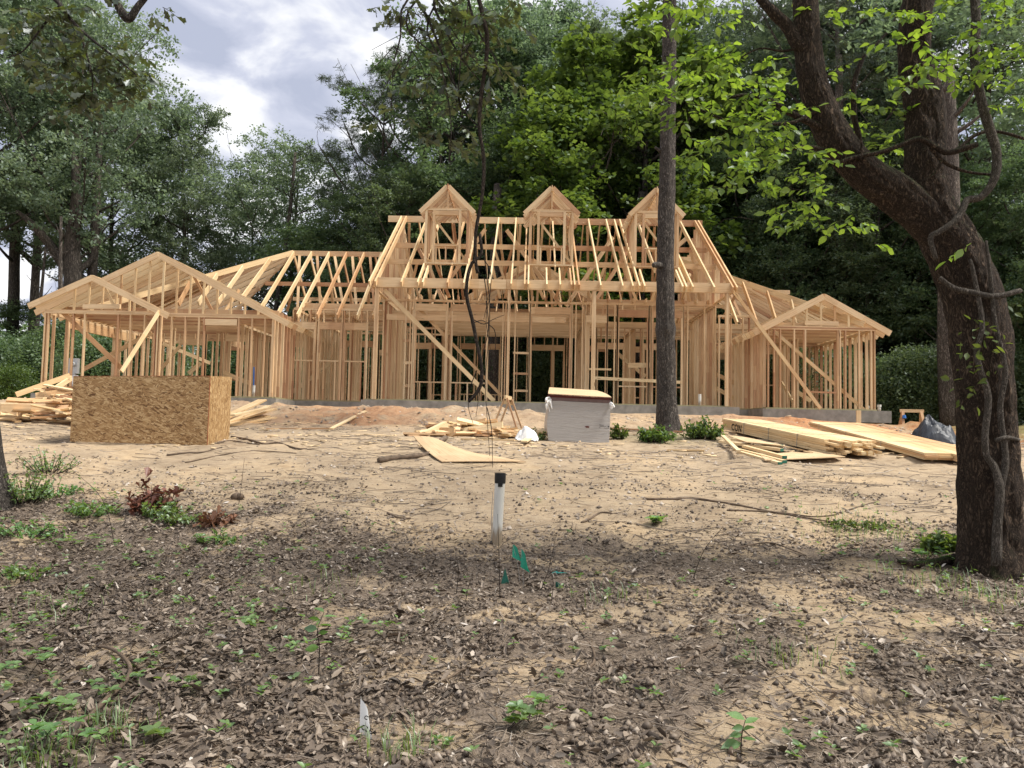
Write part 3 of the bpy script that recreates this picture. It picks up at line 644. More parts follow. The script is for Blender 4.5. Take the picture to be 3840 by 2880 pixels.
# --- left and right roofs with hip ends
YL = 28.2; ZL = 6.47 + EYE; SF = .79
zf = lambda y: ZL - SF * (YL - y)
for sgn, xe_, xin, tail in ((-1, -8.85, -4.8, 24.55), (1, 5.3, 6.1, 24.55)):
    MB().board((xe_, YL, ZL - .09), (xin if sgn < 0 else 6.0, YL, ZL - .09), .19, .038).build('ridge_board', WOOD, house)
    hipend = np.array([xe_ + sgn * 4.84, YL - 4.84, 3.40 + EYE])
    MB().board((xe_, YL, ZL - .07), tuple(hipend), .19, .04, tone=.3).build('hip_rafter', WOODB, house)
    rm = MB(); rm.board((xe_, YL, ZL - .07), (xe_ + sgn * 4.84, YL + 4.0, 3.5 + EYE), .19, .04)
    xsr = [-8.82, -8.16, -7.5, -6.85, -6.2, -5.55, -5.05] if sgn < 0 else [6.64, 7.27, 7.9, 8.5]
    for X in xsr:
        t_ = max(0, sgn * (X - xe_)); yt, z_t = YL - t_, ZL - .634 * t_
        rafter(X, yt, z_t, tail, min(zf(tail), z_t - .3))
    if sgn < 0:
        for X in (-9.5, -10.2, -10.85, -11.5): t_ = xe_ - X; rafter(X, YL - t_, ZL - .634 * t_, 24.8, 5.6 - .2 * t_ * .3)
    # end jacks, running out to the end eave
    xo = -14.95 if sgn < 0 else 10.85; zo = (3.36 if sgn < 0 else 3.3) + EYE
    for y in np.arange(23.9, 32, .41):
        t_ = abs(YL - y); xt = xe_ + sgn * t_ * (1 if y < YL else 1.2); z_t = ZL - .634 * t_ * (1 if y < YL else 1.2)
        if sgn * (xo - xt) > .5: rm.board((xt, y, z_t - .08), (xo, y, zo - .06), .165, .038)
    for X in np.arange(min(xe_, xin), max(xe_, xin), .61):
        rm.board((X, YL + .02, ZL - .09), (X, 32, ZL - SF * 3.8 - .09), .165, .038)
    for y in (26.6, 29.8):
        a, b = (-9.3, -4.85) if sgn < 0 else (6.1, 9.0)
        rm.board((a, y, ZL - SF * abs(YL - y) - .28), (b, y, ZL - SF * abs(YL - y) - .28), .14, .038)
    a, b = (-8.6, -4.9) if sgn < 0 else (6.2, 7.2)
    for X in np.arange(a, b, .66):
        rm.board((X, 28.15, ZL - .2), (X + R_.uniform(.2, .7), 27.2, T10 + .2), .089, .038, (1, 0, 0)); rm.board((X + .3, 26.6, ZL - SF * 1.6 - .35), (X + R_.uniform(-.2, .4), 27.2, T10 + .2), .089, .038, (1, 0, 0))
        rm.board((X, 29.8, ZL - SF * 1.6 - .35), (X + R_.uniform(-.3, .3), 29, T10 + .2), .089, .038, (1, 0, 0))
    if sgn < 0: rm.board((-7.0, 29.2, 6.75), (-5.6, 29.2, 6.75), .22, .04)
    o = rm.build('hip_roof_framing', WOOD, house); tag(o, kind='stuff')
# --- gables of the wings
def gable(x0, xc, x1, Y, zc, sl, depth, over0, over1, studs, wall0, wall1, zp, par_name='gable_frame', spacing=.61, wd=.18):
    g = MB(); g.board((xc, Y - .126, zc - .155), (xc, Y - .128, zc + .01), .085, .05, (1, 0, 0)) if False else None; g.board((wall0, Y, zp + .02), (wall1, Y, zp + .02), .036, .089, tone=.35)
    gf = g.build(par_name, WOOD, house)
    for s_, xe2 in ((-1, x0), (1, x1)):
        MB().board((xc + s_ * .001, Y - .10 + s_ * .002, zc - .075 + .0), (xe2, Y - .10 + s_ * .002, zc - sl * abs(xe2 - xc) - .075), wd, .038, tone=.2).build('rafter', WOOD, gf)
    for x in studs:
        h = zc - sl * abs(x - xc) - .16
        if h - zp > .1: MB().board((x, Y, zp + .04), (x, Y, h + .02), .06, .038, (1, 0, 0)).build('gable_stud', WOODB, gf)
    rm = MB(); rm.board((xc, Y - .12, zc - .08), (xc, Y + depth, zc - .08), .17, .038)
    for y in np.arange(Y + .3, Y + depth, spacing):
        for s_, xe2 in ((-1, x0), (1, x1)):
            rm.board((xc, y + s_ * .02, zc - .085), (xe2, y + s_ * .02, zc - sl * abs(xe2 - xc) - .085), wd, .038)
    rm.build('wing_rafters', WOODB, gf); return gf
gs = lambda lst, Y: [Z1(p, 540, Y)[0] for p in lst]
gable(-15.10, -11.40, -7.30, Yb_, 5.18 + EYE, .505, 4.2, 0, 0, gs([882, 985, 1088, 1190, 1292, 1393, 1490, 1590, 1692, 1795, 1893], Yb_), xb + .06, xe + .02, T8 + .0, spacing=.41)
gable(-15.12, -13.22, -10.85, Ya, 4.37 + EYE, .475, .35, 0, 0, gs([545, 650, 750, 850, 950], Ya), xa, xb, T8 + .0, spacing=.61)
MB().board(Z1(610, 585, Ya), Z1(880, 585, Ya), .14, .08).build('header', WOOD, house)
gable(6.83, 8.95, 10.95, 23.5, 4.30 + EYE, .55, 5.0, 0, 0, [Z5(p, 560, 23.5)[0] for p in [632, 735, 830, 934, 1035, 1136, 1238]], xr0, xr1, T8 + .0, spacing=.41)
for a, b in (((-11.0, 24.5, 6.4), (-10.2, 24.5, 5.0)), ((-9.9, 24.5, 5.0), (-9.6, 25, 5.9)), ((8.7, 24.6, 5.5), (8.3, 24.6, 4.9)), ((-13.1, 23.2, 5.6), (-12.7, 23.2, 4.95))):
    brace(a, b, .09)
#@@PART3
# ------------------------------------------------------------------ foliage tools
def leaf_link(name, me, mat, parent):
    off = rootloc(parent)
    if np.abs(off).sum() > 0: me.transform(Matrix.Translation(Vector(-off)))
    return link(name, me, mat, parent)
def rhombs(C, size, tone, seed, flat=.5, asp=.55, droop=0., mask=None):
    """small leaf faces at centres C"""
    r = np.random.RandomState(seed); n = len(C)
    nrm = r.normal(size=(n, 3)); nrm[:, 2] = np.abs(nrm[:, 2]) + flat; nrm /= np.linalg.norm(nrm, axis=1)[:, None]
    a = r.normal(size=(n, 3)); a[:, 2] -= droop; a -= nrm * (a * nrm).sum(1)[:, None]; a /= np.linalg.norm(a, axis=1)[:, None]
    b = np.cross(nrm, a); s = (size * r.uniform(.6, 1.35, n))[:, None]
    return np.stack([C - a * s * .5, C + b * s * asp * .5 - a * s * .05, C + a * s * .5, C - b * s * asp * .5 - a * s * .05], 1)
LEAFV = np.array([(0, 0, 0), (-.24, .30, .05), (-.27, .55, .06), (-.10, .85, .02), (0, 1.0, -.06), (.10, .85, .02), (.27, .55, .06), (.24, .30, .05), (0, .3, -.03), (0, .6, -.03), (0, .85, -.05)])
LEAFF = [(0, 8, 1), (1, 8, 9, 2), (2, 9, 10, 3), (3, 10, 4), (0, 7, 8), (7, 6, 9, 8), (6, 5, 10, 9), (5, 4, 10)]
OAKV = np.array([(0, 0, 0), (-.07, .25, .01), (-.20, .42, .03), (-.13, .55, .01), (-.30, .78, .03), (-.15, .88, .01), (0, 1.02, -.04), (.15, .88, .01), (.30, .78, .03), (.13, .55, .01), (.20, .42, .03), (.07, .25, .01), (0, .45, -.02), (0, .8, -.03)])
OAKF = [(0, 12, 2, 1), (2, 12, 3), (3, 12, 13, 4), (4, 13, 5), (5, 13, 6), (0, 11, 10, 12), (10, 9, 12), (9, 8, 13, 12), (8, 7, 13), (7, 6, 13)]
def leaves(C, D_, size, seed, V=LEAFV, flat=1., roll=.5):
    """real leaf blades: base at C, pointing along D_"""
    r = np.random.RandomState(seed); n = len(C); D_ = D_ / np.linalg.norm(D_, axis=1)[:, None]
    up = r.normal(size=(n, 3)) * roll; up[:, 2] += flat; up -= D_ * (up * D_).sum(1)[:, None]; up /= np.linalg.norm(up, axis=1)[:, None]
    sd_ = np.cross(D_, up); s = (size * r.uniform(.6, 1.25, n))[:, None, None]; cu = r.uniform(.3, 2., n)[:, None, None]
    v = V[None]; return C[:, None] + s * (v[..., 0:1] * sd_[:, None] + v[..., 1:2] * D_[:, None] + v[..., 2:3] * cu * up[:, None] * (1 + 0 * v[..., 1:2]))

def make_tree(name, H, R, base, seed, nl, per, leaf, mats, bark, lobes=16, tr=.28, spread=.75, squash=.8, flat=.5, asp=.55, tip=.5, open_=0., lean=0., needle=False, trunkname='trunk'):
    """a tree standing at the origin: tapered trunk with limbs out to lobes of foliage"""
    r = np.random.RandomState(seed); m = MB()
    wob = r.normal(size=(6, 2)) * .22 * H / 20; wob[0] = 0
    tp = [np.array([wob[:i + 1, 0].sum() * .5 + lean * (i / 5) ** 1.3 * H, wob[:i + 1, 1].sum() * .5, H * .92 * i / 5]) for i in range(6)]
    tp[0][2] = -.4
    m.tube(tp, [tr * 1.25, tr, tr * .85, tr * .62, tr * .38, tr * .08], 9, noise=.10)
    def tpos(h):
        q = np.clip(h / (H * .92) * 5, 0, 4.999); i = int(q); return tp[i] * (1 - q + i) + tp[i + 1] * (q - i)
    L = []
    for k_ in range(lobes):
        f_ = (k_ + .5) / lobes; h = H * (base + (1 - base) * f_ ** .9) ; prof = np.sin(np.pi * np.clip(.10 + .86 * f_, 0, 1)) ** .6
        an = k_ * 2.4 + r.uniform(-.5, .5); rr_ = R * prof * r.uniform(.55, 1.0)
        c = tpos(h) * np.array([1, 1, 0]) + np.array([np.cos(an) * rr_, np.sin(an) * rr_, h + r.uniform(-.6, .6)])
        c[2] = min(c[2], H * .97); L.append((c, R * r.uniform(.30, .52) * (1.1 - .35 * f_)))
        st = tpos(max(H * base * .55, c[2] - rr_ * r.uniform(.5, 1.0) - .6)); mid = (st + c) / 2 + np.array([0, 0, -.12 * rr_]) + r.normal(size=3) * .25
        m.tube([st, mid, c, c + (c - mid) * .25], [tr * .34 * (1.15 - .6 * f_), tr * .22, tr * .10, .015], 6, noise=.1, sub=3)
        for q in range(3):
            e = c + r.normal(size=3) * L[-1][1] * .7; m.tube([mid * .5 + c * .5, (c + e) / 2 + r.normal(size=3) * .15, e], [tr * .09, tr * .05, .012], 4, sub=2, cap=False)
    L.append((np.array([*tpos(H * .9)[:2], H * .94]), R * .36))
    C = []; T = []
    w_ = np.array([l[1] ** 2 for l in L]); w_ /= w_.sum(); pick = r.choice(len(L), nl, p=w_)
    for k_ in pick:
        c, rad_ = L[k_]; u = r.normal(size=3); u /= np.linalg.norm(u); q = c + u * rad_ * (r.rand() ** .45) * np.array([1.15, 1.15, squash]) * 1.05
        sp_ = r.uniform(.5, 1.0) * tip; n_ = int(per * r.uniform(.6, 1.4)); C.append(q + r.normal(size=(n_, 3)) * np.array([1, 1, .55]) * sp_ * .55)
        T.append(np.clip(r.uniform(.1, .75) + r.uniform(-.18, .25, n_), 0, 1))
    C = np.vstack(C); T = np.concatenate(T)
    if needle:
        V = rhombs(C, leaf, T, seed, .2, .07)
    else: V = rhombs(C, leaf, T, seed, flat, asp)
    root = thing(name, (0, 0, 0), None, None)
    m.build(trunkname, bark, root, smooth=True)
    leaf_link('crown', quads_mesh('crown', V, 4, T), mats, root)
    return root
def make_bush(name, H, R, seed, nl, per, leaf, mat):
    r = np.random.RandomState(seed); root = thing(name, (0, 0, 0), None, None); m = MB(); C = []; T = []
    for k_ in range(9):
        an = r.rand() * 6.28; e = np.array([np.cos(an) * R * r.uniform(.2, .7), np.sin(an) * R * r.uniform(.2, .7), H * r.uniform(.5, .95)])
        m.tube([(r.uniform(-.2, .2), r.uniform(-.2, .2), -.3), e * .5 + r.normal(size=3) * .15, e], [.05, .035, .012], 5, sub=3)
    for _ in range(nl):
        h = r.rand() ** .8; an = r.rand() * 6.28; q = R * (np.sin(np.pi * (.15 + .8 * h)) ** .5) * r.rand() ** .5 * (1 + .35 * np.sin(an * 3 + seed))
        c = np.array([np.cos(an) * q, np.sin(an) * q, h * H]); n_ = int(per * r.uniform(.6, 1.4))
        C.append(c + r.normal(size=(n_, 3)) * .16 * (1 + .15 * H)); T.append(np.clip(r.uniform(.05, .7) + r.uniform(-.2, .25, n_), 0, 1))
    C = np.vstack(C); C[:, 2] = np.abs(C[:, 2]); T = np.concatenate(T)
    m.build('stems', TWIGM, root); leaf_link('foliage', quads_mesh('foliage', rhombs(C, leaf, T, seed, .5), 4, T), mat, root); return root

# ------------------------------------------------------------------ the wood behind the house
P_OAK = make_tree('oak_tree', 22, 5.6, .30, 11, 1150, 46, .22, LF_A, BARK_BG, 22, .33, tip=.62)
P_TALL = make_tree('tall_tree', 26, 4.6, .34, 12, 1000, 46, .22, LF_B, BARK_BG, 20, .30, tip=.6)
P_AIRY = make_tree('willow_oak_tree', 19, 5.6, .40, 13, 1000, 38, .20, LF_B, BARK_BG, 20, .22, tip=.62, squash=.7)
P_PINE = make_tree('pine_tree', 24, 5.0, .45, 14, 900, 44, .42, LF_P, BARK_PINE, 22, .30, tip=.42, squash=.5, needle=True)
P_BIG = make_tree('broadleaf_tree', 16, 5.0, .26, 15, 820, 34, .27, LF_C, BARK_BG, 18, .24, tip=.6, flat=.9, asp=.8)
P_UND = make_tree('understory_tree', 10, 3.8, .10, 16, 800, 40, .17, LF_D, BARK_BG, 18, .12, tip=.55)
P_BUSH = make_bush('bush', 4.2, 2.6, 17, 520, 40, .15, LF_D); P_BUSH2 = make_bush('bush', 2.2, 1.8, 18, 300, 36, .11, LF_C)
_used = {}
def place(proto, name, x, y, rot, sc_, label, cat, group=None, sz=1.):
    if proto not in _used: _used[proto] = 1; o = proto
    else: o = copy_tree(proto)
    o.name = name; o.location = (x, y, gz(x, y) - .05); o.rotation_euler = (0, 0, rot); o.scale = (sc_, sc_, sc_ * sz)
    tag(o, label, cat, group); return o
rt = np.random.RandomState(5)
def PX(D_, Y): return at(D_ * 1.736, 1500, Y)[0]
def tr_(proto, name, D_, Y, top, lab, cat='tree', group=None, H=None, f=1.):
    """D_: column in the survey picture, top: crown top row there"""
    H0 = {P_OAK: 21.6, P_TALL: 25.5, P_AIRY: 18.6, P_PINE: 23.5, P_BIG: 15.7, P_UND: 9.8}[proto]
    x = PX(D_, Y); zt_ = atD(D_, top, Y)[2]; h = zt_ - gz(x, Y); s = h / H0
    return place(proto, name, x, Y, rt.rand() * 6.28, s * f, lab, cat, group, 1 / f)
W_ = 'trees of the wood behind the house'
tr_(P_AIRY, 'willow_oak_tree', 620, 47, 320, 'airy rounded tree alone against the sky behind the left roof ridge', f=1.0)
tr_(P_AIRY, 'willow_oak_tree', 525, 50, 400, 'slim airy tree joined to the left side of the rounded one', f=.9)
tr_(P_TALL, 'tall_tree', 372, 45, 240, 'tall pointed grey green tree directly behind the peak of the left gable', f=.85)
tr_(P_AIRY, 'oak_tree', 130, 40, 20, 'large dark spreading oak with heavy leaning limb behind the left corner of the house', f=.8)
tr_(P_AIRY, 'tall_tree', 235, 46, 260, 'tall hazy tree between the spreading oak and the pointed tree behind the left gable')
tr_(P_TALL, 'tall_tree', 20, 44, -120, 'tallest pale green tree at the left edge, its top out of the picture')
tr_(P_AIRY, 'willow_oak_tree', 60, 52, 60, 'pale hazy tree seen through the spreading oak at the far left')
tr_(P_TALL, 'oak_tree', -70, 38, -60, 'dark tree at the extreme left edge behind the scrap lumber')
tr_(P_PINE, 'pine_tree', 815, 44, 190, 'dark pine with flat needled boughs against the sky left of the dormers', f=1.05)
tr_(P_PINE, 'pine_tree', 915, 48, 130, 'second pine, half hidden behind broadleaf crowns above the left dormer', f=.95)
tr_(P_OAK, 'oak_tree', 960, 42, 78, 'broad oak crown directly above the left dormer')
tr_(P_TALL, 'tall_tree', 1120, 44, 42, 'tall light green crown topping the skyline above the middle dormer')
tr_(P_TALL, 'tall_tree', 1250, 46, 62, 'second tall light green crown on the skyline right of the middle dormer')
tr_(P_TALL, 'tall_tree', 1040, 50, 40, 'tall crown behind the hanging vine, above the gap between left and middle dormers')
tr_(P_BIG, 'broadleaf_tree', 1255, 36, 232, 'bright green large leaved tree close behind the ridge between middle and right dormers')
tr_(P_BIG, 'broadleaf_tree', 1370, 39, 110, 'bright large leaved tree behind the straight grey trunk, above the right dormer')
tr_(P_OAK, 'oak_tree', 760, 40, 430, 'low round dark tree filling the corner between left ridge and middle roof')
tr_(P_OAK, 'oak_tree', 860, 38, 370, 'dark oak behind the left end of the high ridge')
tr_(P_OAK, 'oak_tree', 1130, 38, 285, 'mid height oak behind the middle dormer')
tr_(P_TALL, 'tall_tree', 1450, 48, 70, 'tall crown just right of the upper part of the straight grey trunk')
tr_(P_AIRY, 'willow_oak_tree', 1545, 50, 130, 'thin hazy crown seen through the bright leaves of the leaning tree')
tr_(P_AIRY, 'willow_oak_tree', 1690, 46, 20, 'soft grey green crown in the fork of the leaning tree')
tr_(P_TALL, 'tall_tree', 1820, 42, -90, 'tall tree with bare pale trunk right of the fork of the leaning tree')
tr_(P_PINE, 'pine_tree', 1810, 38, -200, 'straight pine whose tall bare trunk rises over the right gable', f=.8)
tr_(P_TALL, 'tall_tree', 2010, 40, -120, 'tall tree mostly hidden by the fork of the leaning tree')
tr_(P_AIRY, 'willow_oak_tree', 2150, 36, -100, 'hazy tree beyond the right side of the leaning tree')
tr_(P_OAK, 'oak_tree', 1600, 38, 300, 'dark oak rising behind the right slope of the high roof')
tr_(P_OAK, 'oak_tree', 1740, 36, 330, 'dark oak behind the right hip roof')
tr_(P_OAK, 'oak_tree', 1900, 35, 300, 'dark oak just behind the right gable')
tr_(P_OAK, 'oak_tree', 2060, 33, 380, 'dark oak behind the black sheeting at the right')
tr_(P_OAK, 'oak_tree', 2230, 30, 330, 'dark oak at the far right edge of the picture')
tr_(P_OAK, 'oak_tree', 1480, 42, 230, 'oak behind the right end of the high ridge')
tr_(P_TALL, 'tall_tree', 1200, 55, 90, 'slender far crown behind the middle dormer'); tr_(P_TALL, 'tall_tree', 1330, 52, 120, 'far tall crown left of the straight grey trunk')
# lower storey: close dark trees and bushes, one row behind another
und = 'dark understory trees crowded along the edge of the wood'
for D_, Y, top in [(30, 44, 660), (150, 42, 640), (705, 43, 500), (800, 42, 520), (900, 41, 560), (1010, 43, 470), (1110, 41, 540), (1210, 44, 450), (1320, 42, 520), (1430, 41, 480), (1540, 39, 500), (1640, 38, 470), (1740, 37, 480),
                   (1830, 36, 540), (1930, 35, 520), (2030, 34, 480), (2120, 33, 520), (2220, 31, 480), (1580, 46, 380), (1700, 46, 360), (1850, 44, 400), (1960, 43, 380), (2080, 41, 340), (1480, 52, 360), (1290, 52, 360), (1080, 54, 380), (930, 52, 400)]:
    right = D_ > 1500
    tr_(P_UND, 'understory_tree', D_, Y, top, 'low dark leafy tree in the wood ' + ('right of the high roof' if right else 'behind the left wing' if D_ < 600 else 'behind the middle of the house'), 'tree', und, f=1.1)
for i in range(44):
    x = -34 + 62 * (i + rt.rand()) / 44; y = rt.uniform(35.5, 40) if abs(x) < 12 else rt.uniform(33, 39)
    if x > 9: y = rt.uniform(27.5, 33)
    if -16 < x < -9: y += 3
    place(P_BUSH, 'bush', x, y, rt.rand() * 6.28, rt.uniform(.55, .95), 'dark shrub at the foot of the wood ' + ('beyond the right corner of the house' if x > 9 else 'beyond the left corner of the house' if x < -14 else 'seen through the open framing'), 'shrub', 'shrubs along the foot of the wood')
place(P_BUSH2, 'bush', PX(25, 33), 33, 1, .7, 'light green leafy bush behind the scrap lumber pile at the left edge', 'shrub')
place(P_BUSH2, 'bush', PX(1655, 34), 34.5, 2, .8, 'light green shrub seen through the right bay of the middle section', 'shrub')
# saplings and bare poles between (thin trunks)
def pole(name, D_, Y, h, r_, lab, mat=BARK_BG, lean=0., group=None, base=None, cat='tree trunk'):
    x = PX(D_, Y); z = gz(x, Y); t = thing(name, (x, Y, z), lab, cat, group)
    p = np.array([x, Y, z]); m = MB(); pts = [p + (0, 0, -.3), p + (lean * h * .25 + rt.normal() * .1, 0, h * .3), p + (lean * h * .6, rt.normal() * .1, h * .65), p + (lean * h, 0, h)]
    m.tube(pts, [r_ * 1.25, r_, r_ * .85, r_ * .5], 9, noise=.08); m.build('trunk', mat, t, smooth=True)
    m2 = MB()
    for k_ in range(7):
        f_ = rt.uniform(.45, 1); b = pts[0] + (pts[3] - pts[0]) * f_; an = rt.rand() * 6.28; e = b + np.array([np.cos(an), np.sin(an) * .6, .6]) * h * .12
        m2.tube([b, (b + e) / 2 + (0, 0, -.1), e], [r_ * .3, r_ * .2, .01], 5, sub=3)
    m2.build('branch', mat, t, smooth=True); return t
pole('tree_trunk', 2058, 27, 13, .35, 'thick pale trunk with vines standing beside the dark sheeting, left of the leaning tree', BARK_PINE)
pole('tree_trunk', 1065, 36, 11, .36, 'thick grey trunk seen through the open doorway of the house left of centre', BARK_PINE)
pole('tree_trunk', 1155, 40, 11, .2, 'slim dark trunk seen through the doorway at the centre of the house')
pole('tree_trunk', 1380, 37, 11, .3, 'grey trunk seen through the framing left of the straight near trunk')
pole('tree_trunk', 1985, 30, 7, .10, 'thin leaning trunk at the edge of the wood above the right sawhorse', lean=.28)
pole('tree_trunk', 1635, 42, 16, .28, 'bare dark trunk rising behind the right slope of the high roof')
pole('tree_trunk', 1815, 35, 17, .30, 'bare straight trunk rising behind the peak of the right gable', BARK_PINE)
pole('tree_trunk', 1405, 44, 18, .35, 'dark forked trunk behind the right dormer'); pole('tree_trunk', 130, 36, 9, .12, 'thin bent sapling trunk behind the left corner of the house', lean=-.05)
pole('tree_trunk', 60, 38, 8, .10, 'thin sapling at the left edge above the scrap lumber', lean=.06); pole('tree_trunk', 590, 44, 15, .16, 'thin forked pale trunk behind the left ridge', lean=.05)
pole('tree_trunk', 185, 40, 15, .26, 'straight dark trunk beside the spreading oak at the left')
lm = thing('leaning_limb_tree', (PX(160, 39), 39, gz(PX(160, 39), 39)), 'dark trunk with a heavy limb leaning out to the upper left behind the left gable', 'tree')
m = MB(); q0 = atD(155, 700, 39); q0[2] = gz(q0[0], 39) - .3
m.tube([q0, atD(158, 600, 39), atD(155, 540, 39), atD(165, 440, 39), atD(160, 330, 39)], [.5, .44, .40, .28, .12], 10, noise=.1); m.build('trunk', BARK_BG, lm, smooth=True)
m = MB(); m.tube([atD(155, 600, 39), atD(120, 545, 39), atD(75, 490, 38.5), atD(35, 455, 38)], [.30, .26, .20, .08], 9, noise=.12); m.tube([atD(160, 590, 39), atD(200, 560, 39.5), atD(215, 520, 39.5)], [.2, .16, .08], 8, noise=.1); m.build('limb', BARK_BG, lm, smooth=True)
# bare dead-looking tree between left gable and left ridge
bt = thing('bare_tree', (PX(455, 42), 42, gz(PX(455, 42), 42)), 'small leafless twiggy tree between the left gable and the left ridge', 'tree'); m = MB()
b0 = np.array([PX(455, 42), 42, gz(PX(455, 42), 42) - .2])
def branch_rec(m, p, d, L, r_, dep, rs):
    e = p + d * L + rs.normal(size=3) * L * .08; m.tube([p, (p + e) / 2 + rs.normal(size=3) * L * .06, e], [r_, r_ * .8, r_ * .6], 5 if dep > 1 else 4, sub=2, cap=False)
    if dep == 0: return
    for _ in range(3 if dep > 1 else 4):
        nd = d + rs.normal(size=3) * .55; nd[2] += .1; nd /= np.linalg.norm(nd); branch_rec(m, p + (e - p) * rs.uniform(.5, 1), nd, L * rs.uniform(.55, .8), r_ * .5, dep - 1, rs)
for k_ in range(3): branch_rec(m, b0, np.array([-.25 + .25 * k_, 0, 1]), 4.2, .09, 4, np.random.RandomState(50 + k_))
m.build('trunk', BARK_BG, bt)
# far-off wood: one mass
r = np.random.RandomState(77); n = 90000
x = r.uniform(-75, 75, n); y = r.uniform(62, 80, n); top = 3.5 + 11.5 * sstep(-14, 6, x) + 3 * np.sin(x * .45) + 3 * fbm(x * .25, y * .1, 2); top = np.maximum(top, 2.5)
z = 2.5 + top * r.rand(n) ** .8; C = np.stack([x, y, z], 1); T = np.clip(fbm(x * .6, z * .6 + y * .2, 3) * 1.2 - .15 + r.uniform(-.2, .2, n), 0, 1)
fw = link('distant_wood', quads_mesh('distant_wood', rhombs(C, .62, T, 3, .5, .6), 4, T), LF_D); tag(fw, 'far off wood closing the view beyond the near trees', 'wood', kind='stuff')

# parked car glimpsed through the house
def car(x, y, rot, lab):
    z = gz(x, y); t = thing('parked_car', (x, y, z), lab, 'car'); c_, s_ = math.cos(rot), math.sin(rot)
    prof = [(-2.2, .35), (-2.25, .75), (-1.9, .95), (-1.2, 1.02), (-.7, 1.45), (.7, 1.5), (1.35, 1.05), (2.15, .92), (2.25, .6), (2.2, .35)]
    def ext(prof, w, mat, nm):
        V = [(p[0], sy * w * (1 if p[1] < 1.1 else .82), p[1]) for sy in (-1, 1) for p in prof]; k_ = len(prof)
        F = [tuple(range(k_))[::-1], tuple(range(k_, 2 * k_))] + [(i, (i + 1) % k_, (i + 1) % k_ + k_, i + k_) for i in range(k_)]
        V = [(x + a * c_ - b * s_, y + a * s_ + b * c_, z + h) for a, b, h in V]; m = MB(); m.add(V, F); return m.build(nm, mat, t)
    ext(prof, .9, CAR, 'body'); ext([(-1.05, 1.04), (-.68, 1.40), (.66, 1.44), (1.15, 1.06)], .905, GLASS, 'window')
    for wx in (-1.4, 1.4):
        for wy in (-.85, .85):
            m = MB(); cx_, cy_ = x + wx * c_ - wy * s_, y + wx * s_ + wy * c_; dd = np.array([-s_, c_, 0]) * .11
            m.tube([np.array([cx_, cy_, z + .33]) - dd, np.array([cx_, cy_, z + .33]) + dd], [.33, .33], 16, sub=1); m.build('wheel', BLACK, t)
car(PX(1185, 50), 50, .15, 'dark blue car parked in the wood, glimpsed through the doorway at the house centre')

# ------------------------------------------------------------------ near trees
# straight pine-like trunk in front of the house
tz = gz(3.33, 18); nt_ = thing('straight_tree', (3.33, 18, tz), 'tall straight grey barked trunk standing in front of the right half of the house', 'tree')
m = MB(); fl = lambda l, th: 1 + .75 * np.exp(-l / .28) * (1 + .35 * np.cos(th * 4 + 1)) + .12 * np.exp(-((l - 2.6) / .12) ** 2)
pp = [atD(1447, 968, 18), atD(1441, 890, 18), atD(1439, 800, 18), atD(1437, 600, 18), atD(1441, 400, 18), atD(1444, 200, 18), atD(1446, 60, 18), atD(1447, -60, 18), atD(1450, -330, 18), atD(1452, -600, 18)]
pp[0][2] = tz - .25
m.tube(pp, [.235, .225, .22, .205, .19, .175, .165, .15, .12, .06], 90, noise=.07, flare=fl, sub=30, ridge=.06, af=2.6, lf=2.6); trunk_m = m.build('trunk', BARK_MID, nt_, smooth=True)
m = MB(); m.tube([atD(1432, 575, 17.9), atD(1416, 572, 17.75), atD(1411, 574, 17.7)], [.08, .07, .045], 9, noise=.2); m.tube([atD(1432, 330, 18), atD(1415, 318, 17.9)], [.06, .03], 7, noise=.2, sub=1); m.build('branch_stub', BARK_MID, nt_, smooth=True)
rr2 = np.random.RandomState(8); C = []; 
m = MB()
for k_ in range(26):
    b = np.array([3.15, 18, rr2.uniform(12.6, 15.)]); an = rr2.rand() * 6.28; e = b + np.array([np.cos(an), np.sin(an), rr2.uniform(.1, .6)]) * rr2.uniform(.9, 2.0)  # unseen crown, height and spread set to keep its shadow off the crate
    m.tube([b, (b + e) / 2 + (0, 0, .15), e], [.05, .035, .01], 5, sub=3)
    for q in range(26): c = b + (e - b) * rr2.uniform(.35, 1.05); C.append(c + rr2.normal(size=(22, 3)) * .28)
m.build('branch', BARK_MID, nt_); C = np.vstack(C); T = rr2.uniform(.1, .9, len(C)); leaf_link('crown', quads_mesh('crown', rhombs(C, .14, T, 4), 4, T), LF_A, nt_)

# leaning forked tree at the right
YT = 7.7; tz = gz(4.55, YT); lt = thing('leaning_forked_tree', (4.62, YT, tz), 'big brown leaning tree with forked trunk wrapped in vines at the right edge', 'tree')
fl = lambda l, th: 1 + .55 * np.exp(-l / .22) * (1 + .4 * np.cos(th * 5))
m = MB(); P = [atD(2142, 1235, YT), atD(2140, 1130, YT), atD(2136, 1000, YT), atD(2128, 860, YT), atD(2118, 720, YT), atD(2092, 610, YT), atD(2050, 520, YT), atD(2008, 440, YT), atD(1999, 360, YT + .02), atD(2000, 280, YT + .05), atD(1994, 210, YT + .05), atD(1976, 130, YT + .05), atD(1978, 40, YT), atD(1990, -40, YT), atD(2010, -260, YT), atD(2020, -520, YT + .3)]
P[0][2] = tz - .15
m.tube(P, [.275, .275, .268, .262, .258, .262, .255, .205, .185, .195, .19, .155, .145, .15, .12, .07], 110, noise=.085, flare=fl, sub=26, ridge=.075)
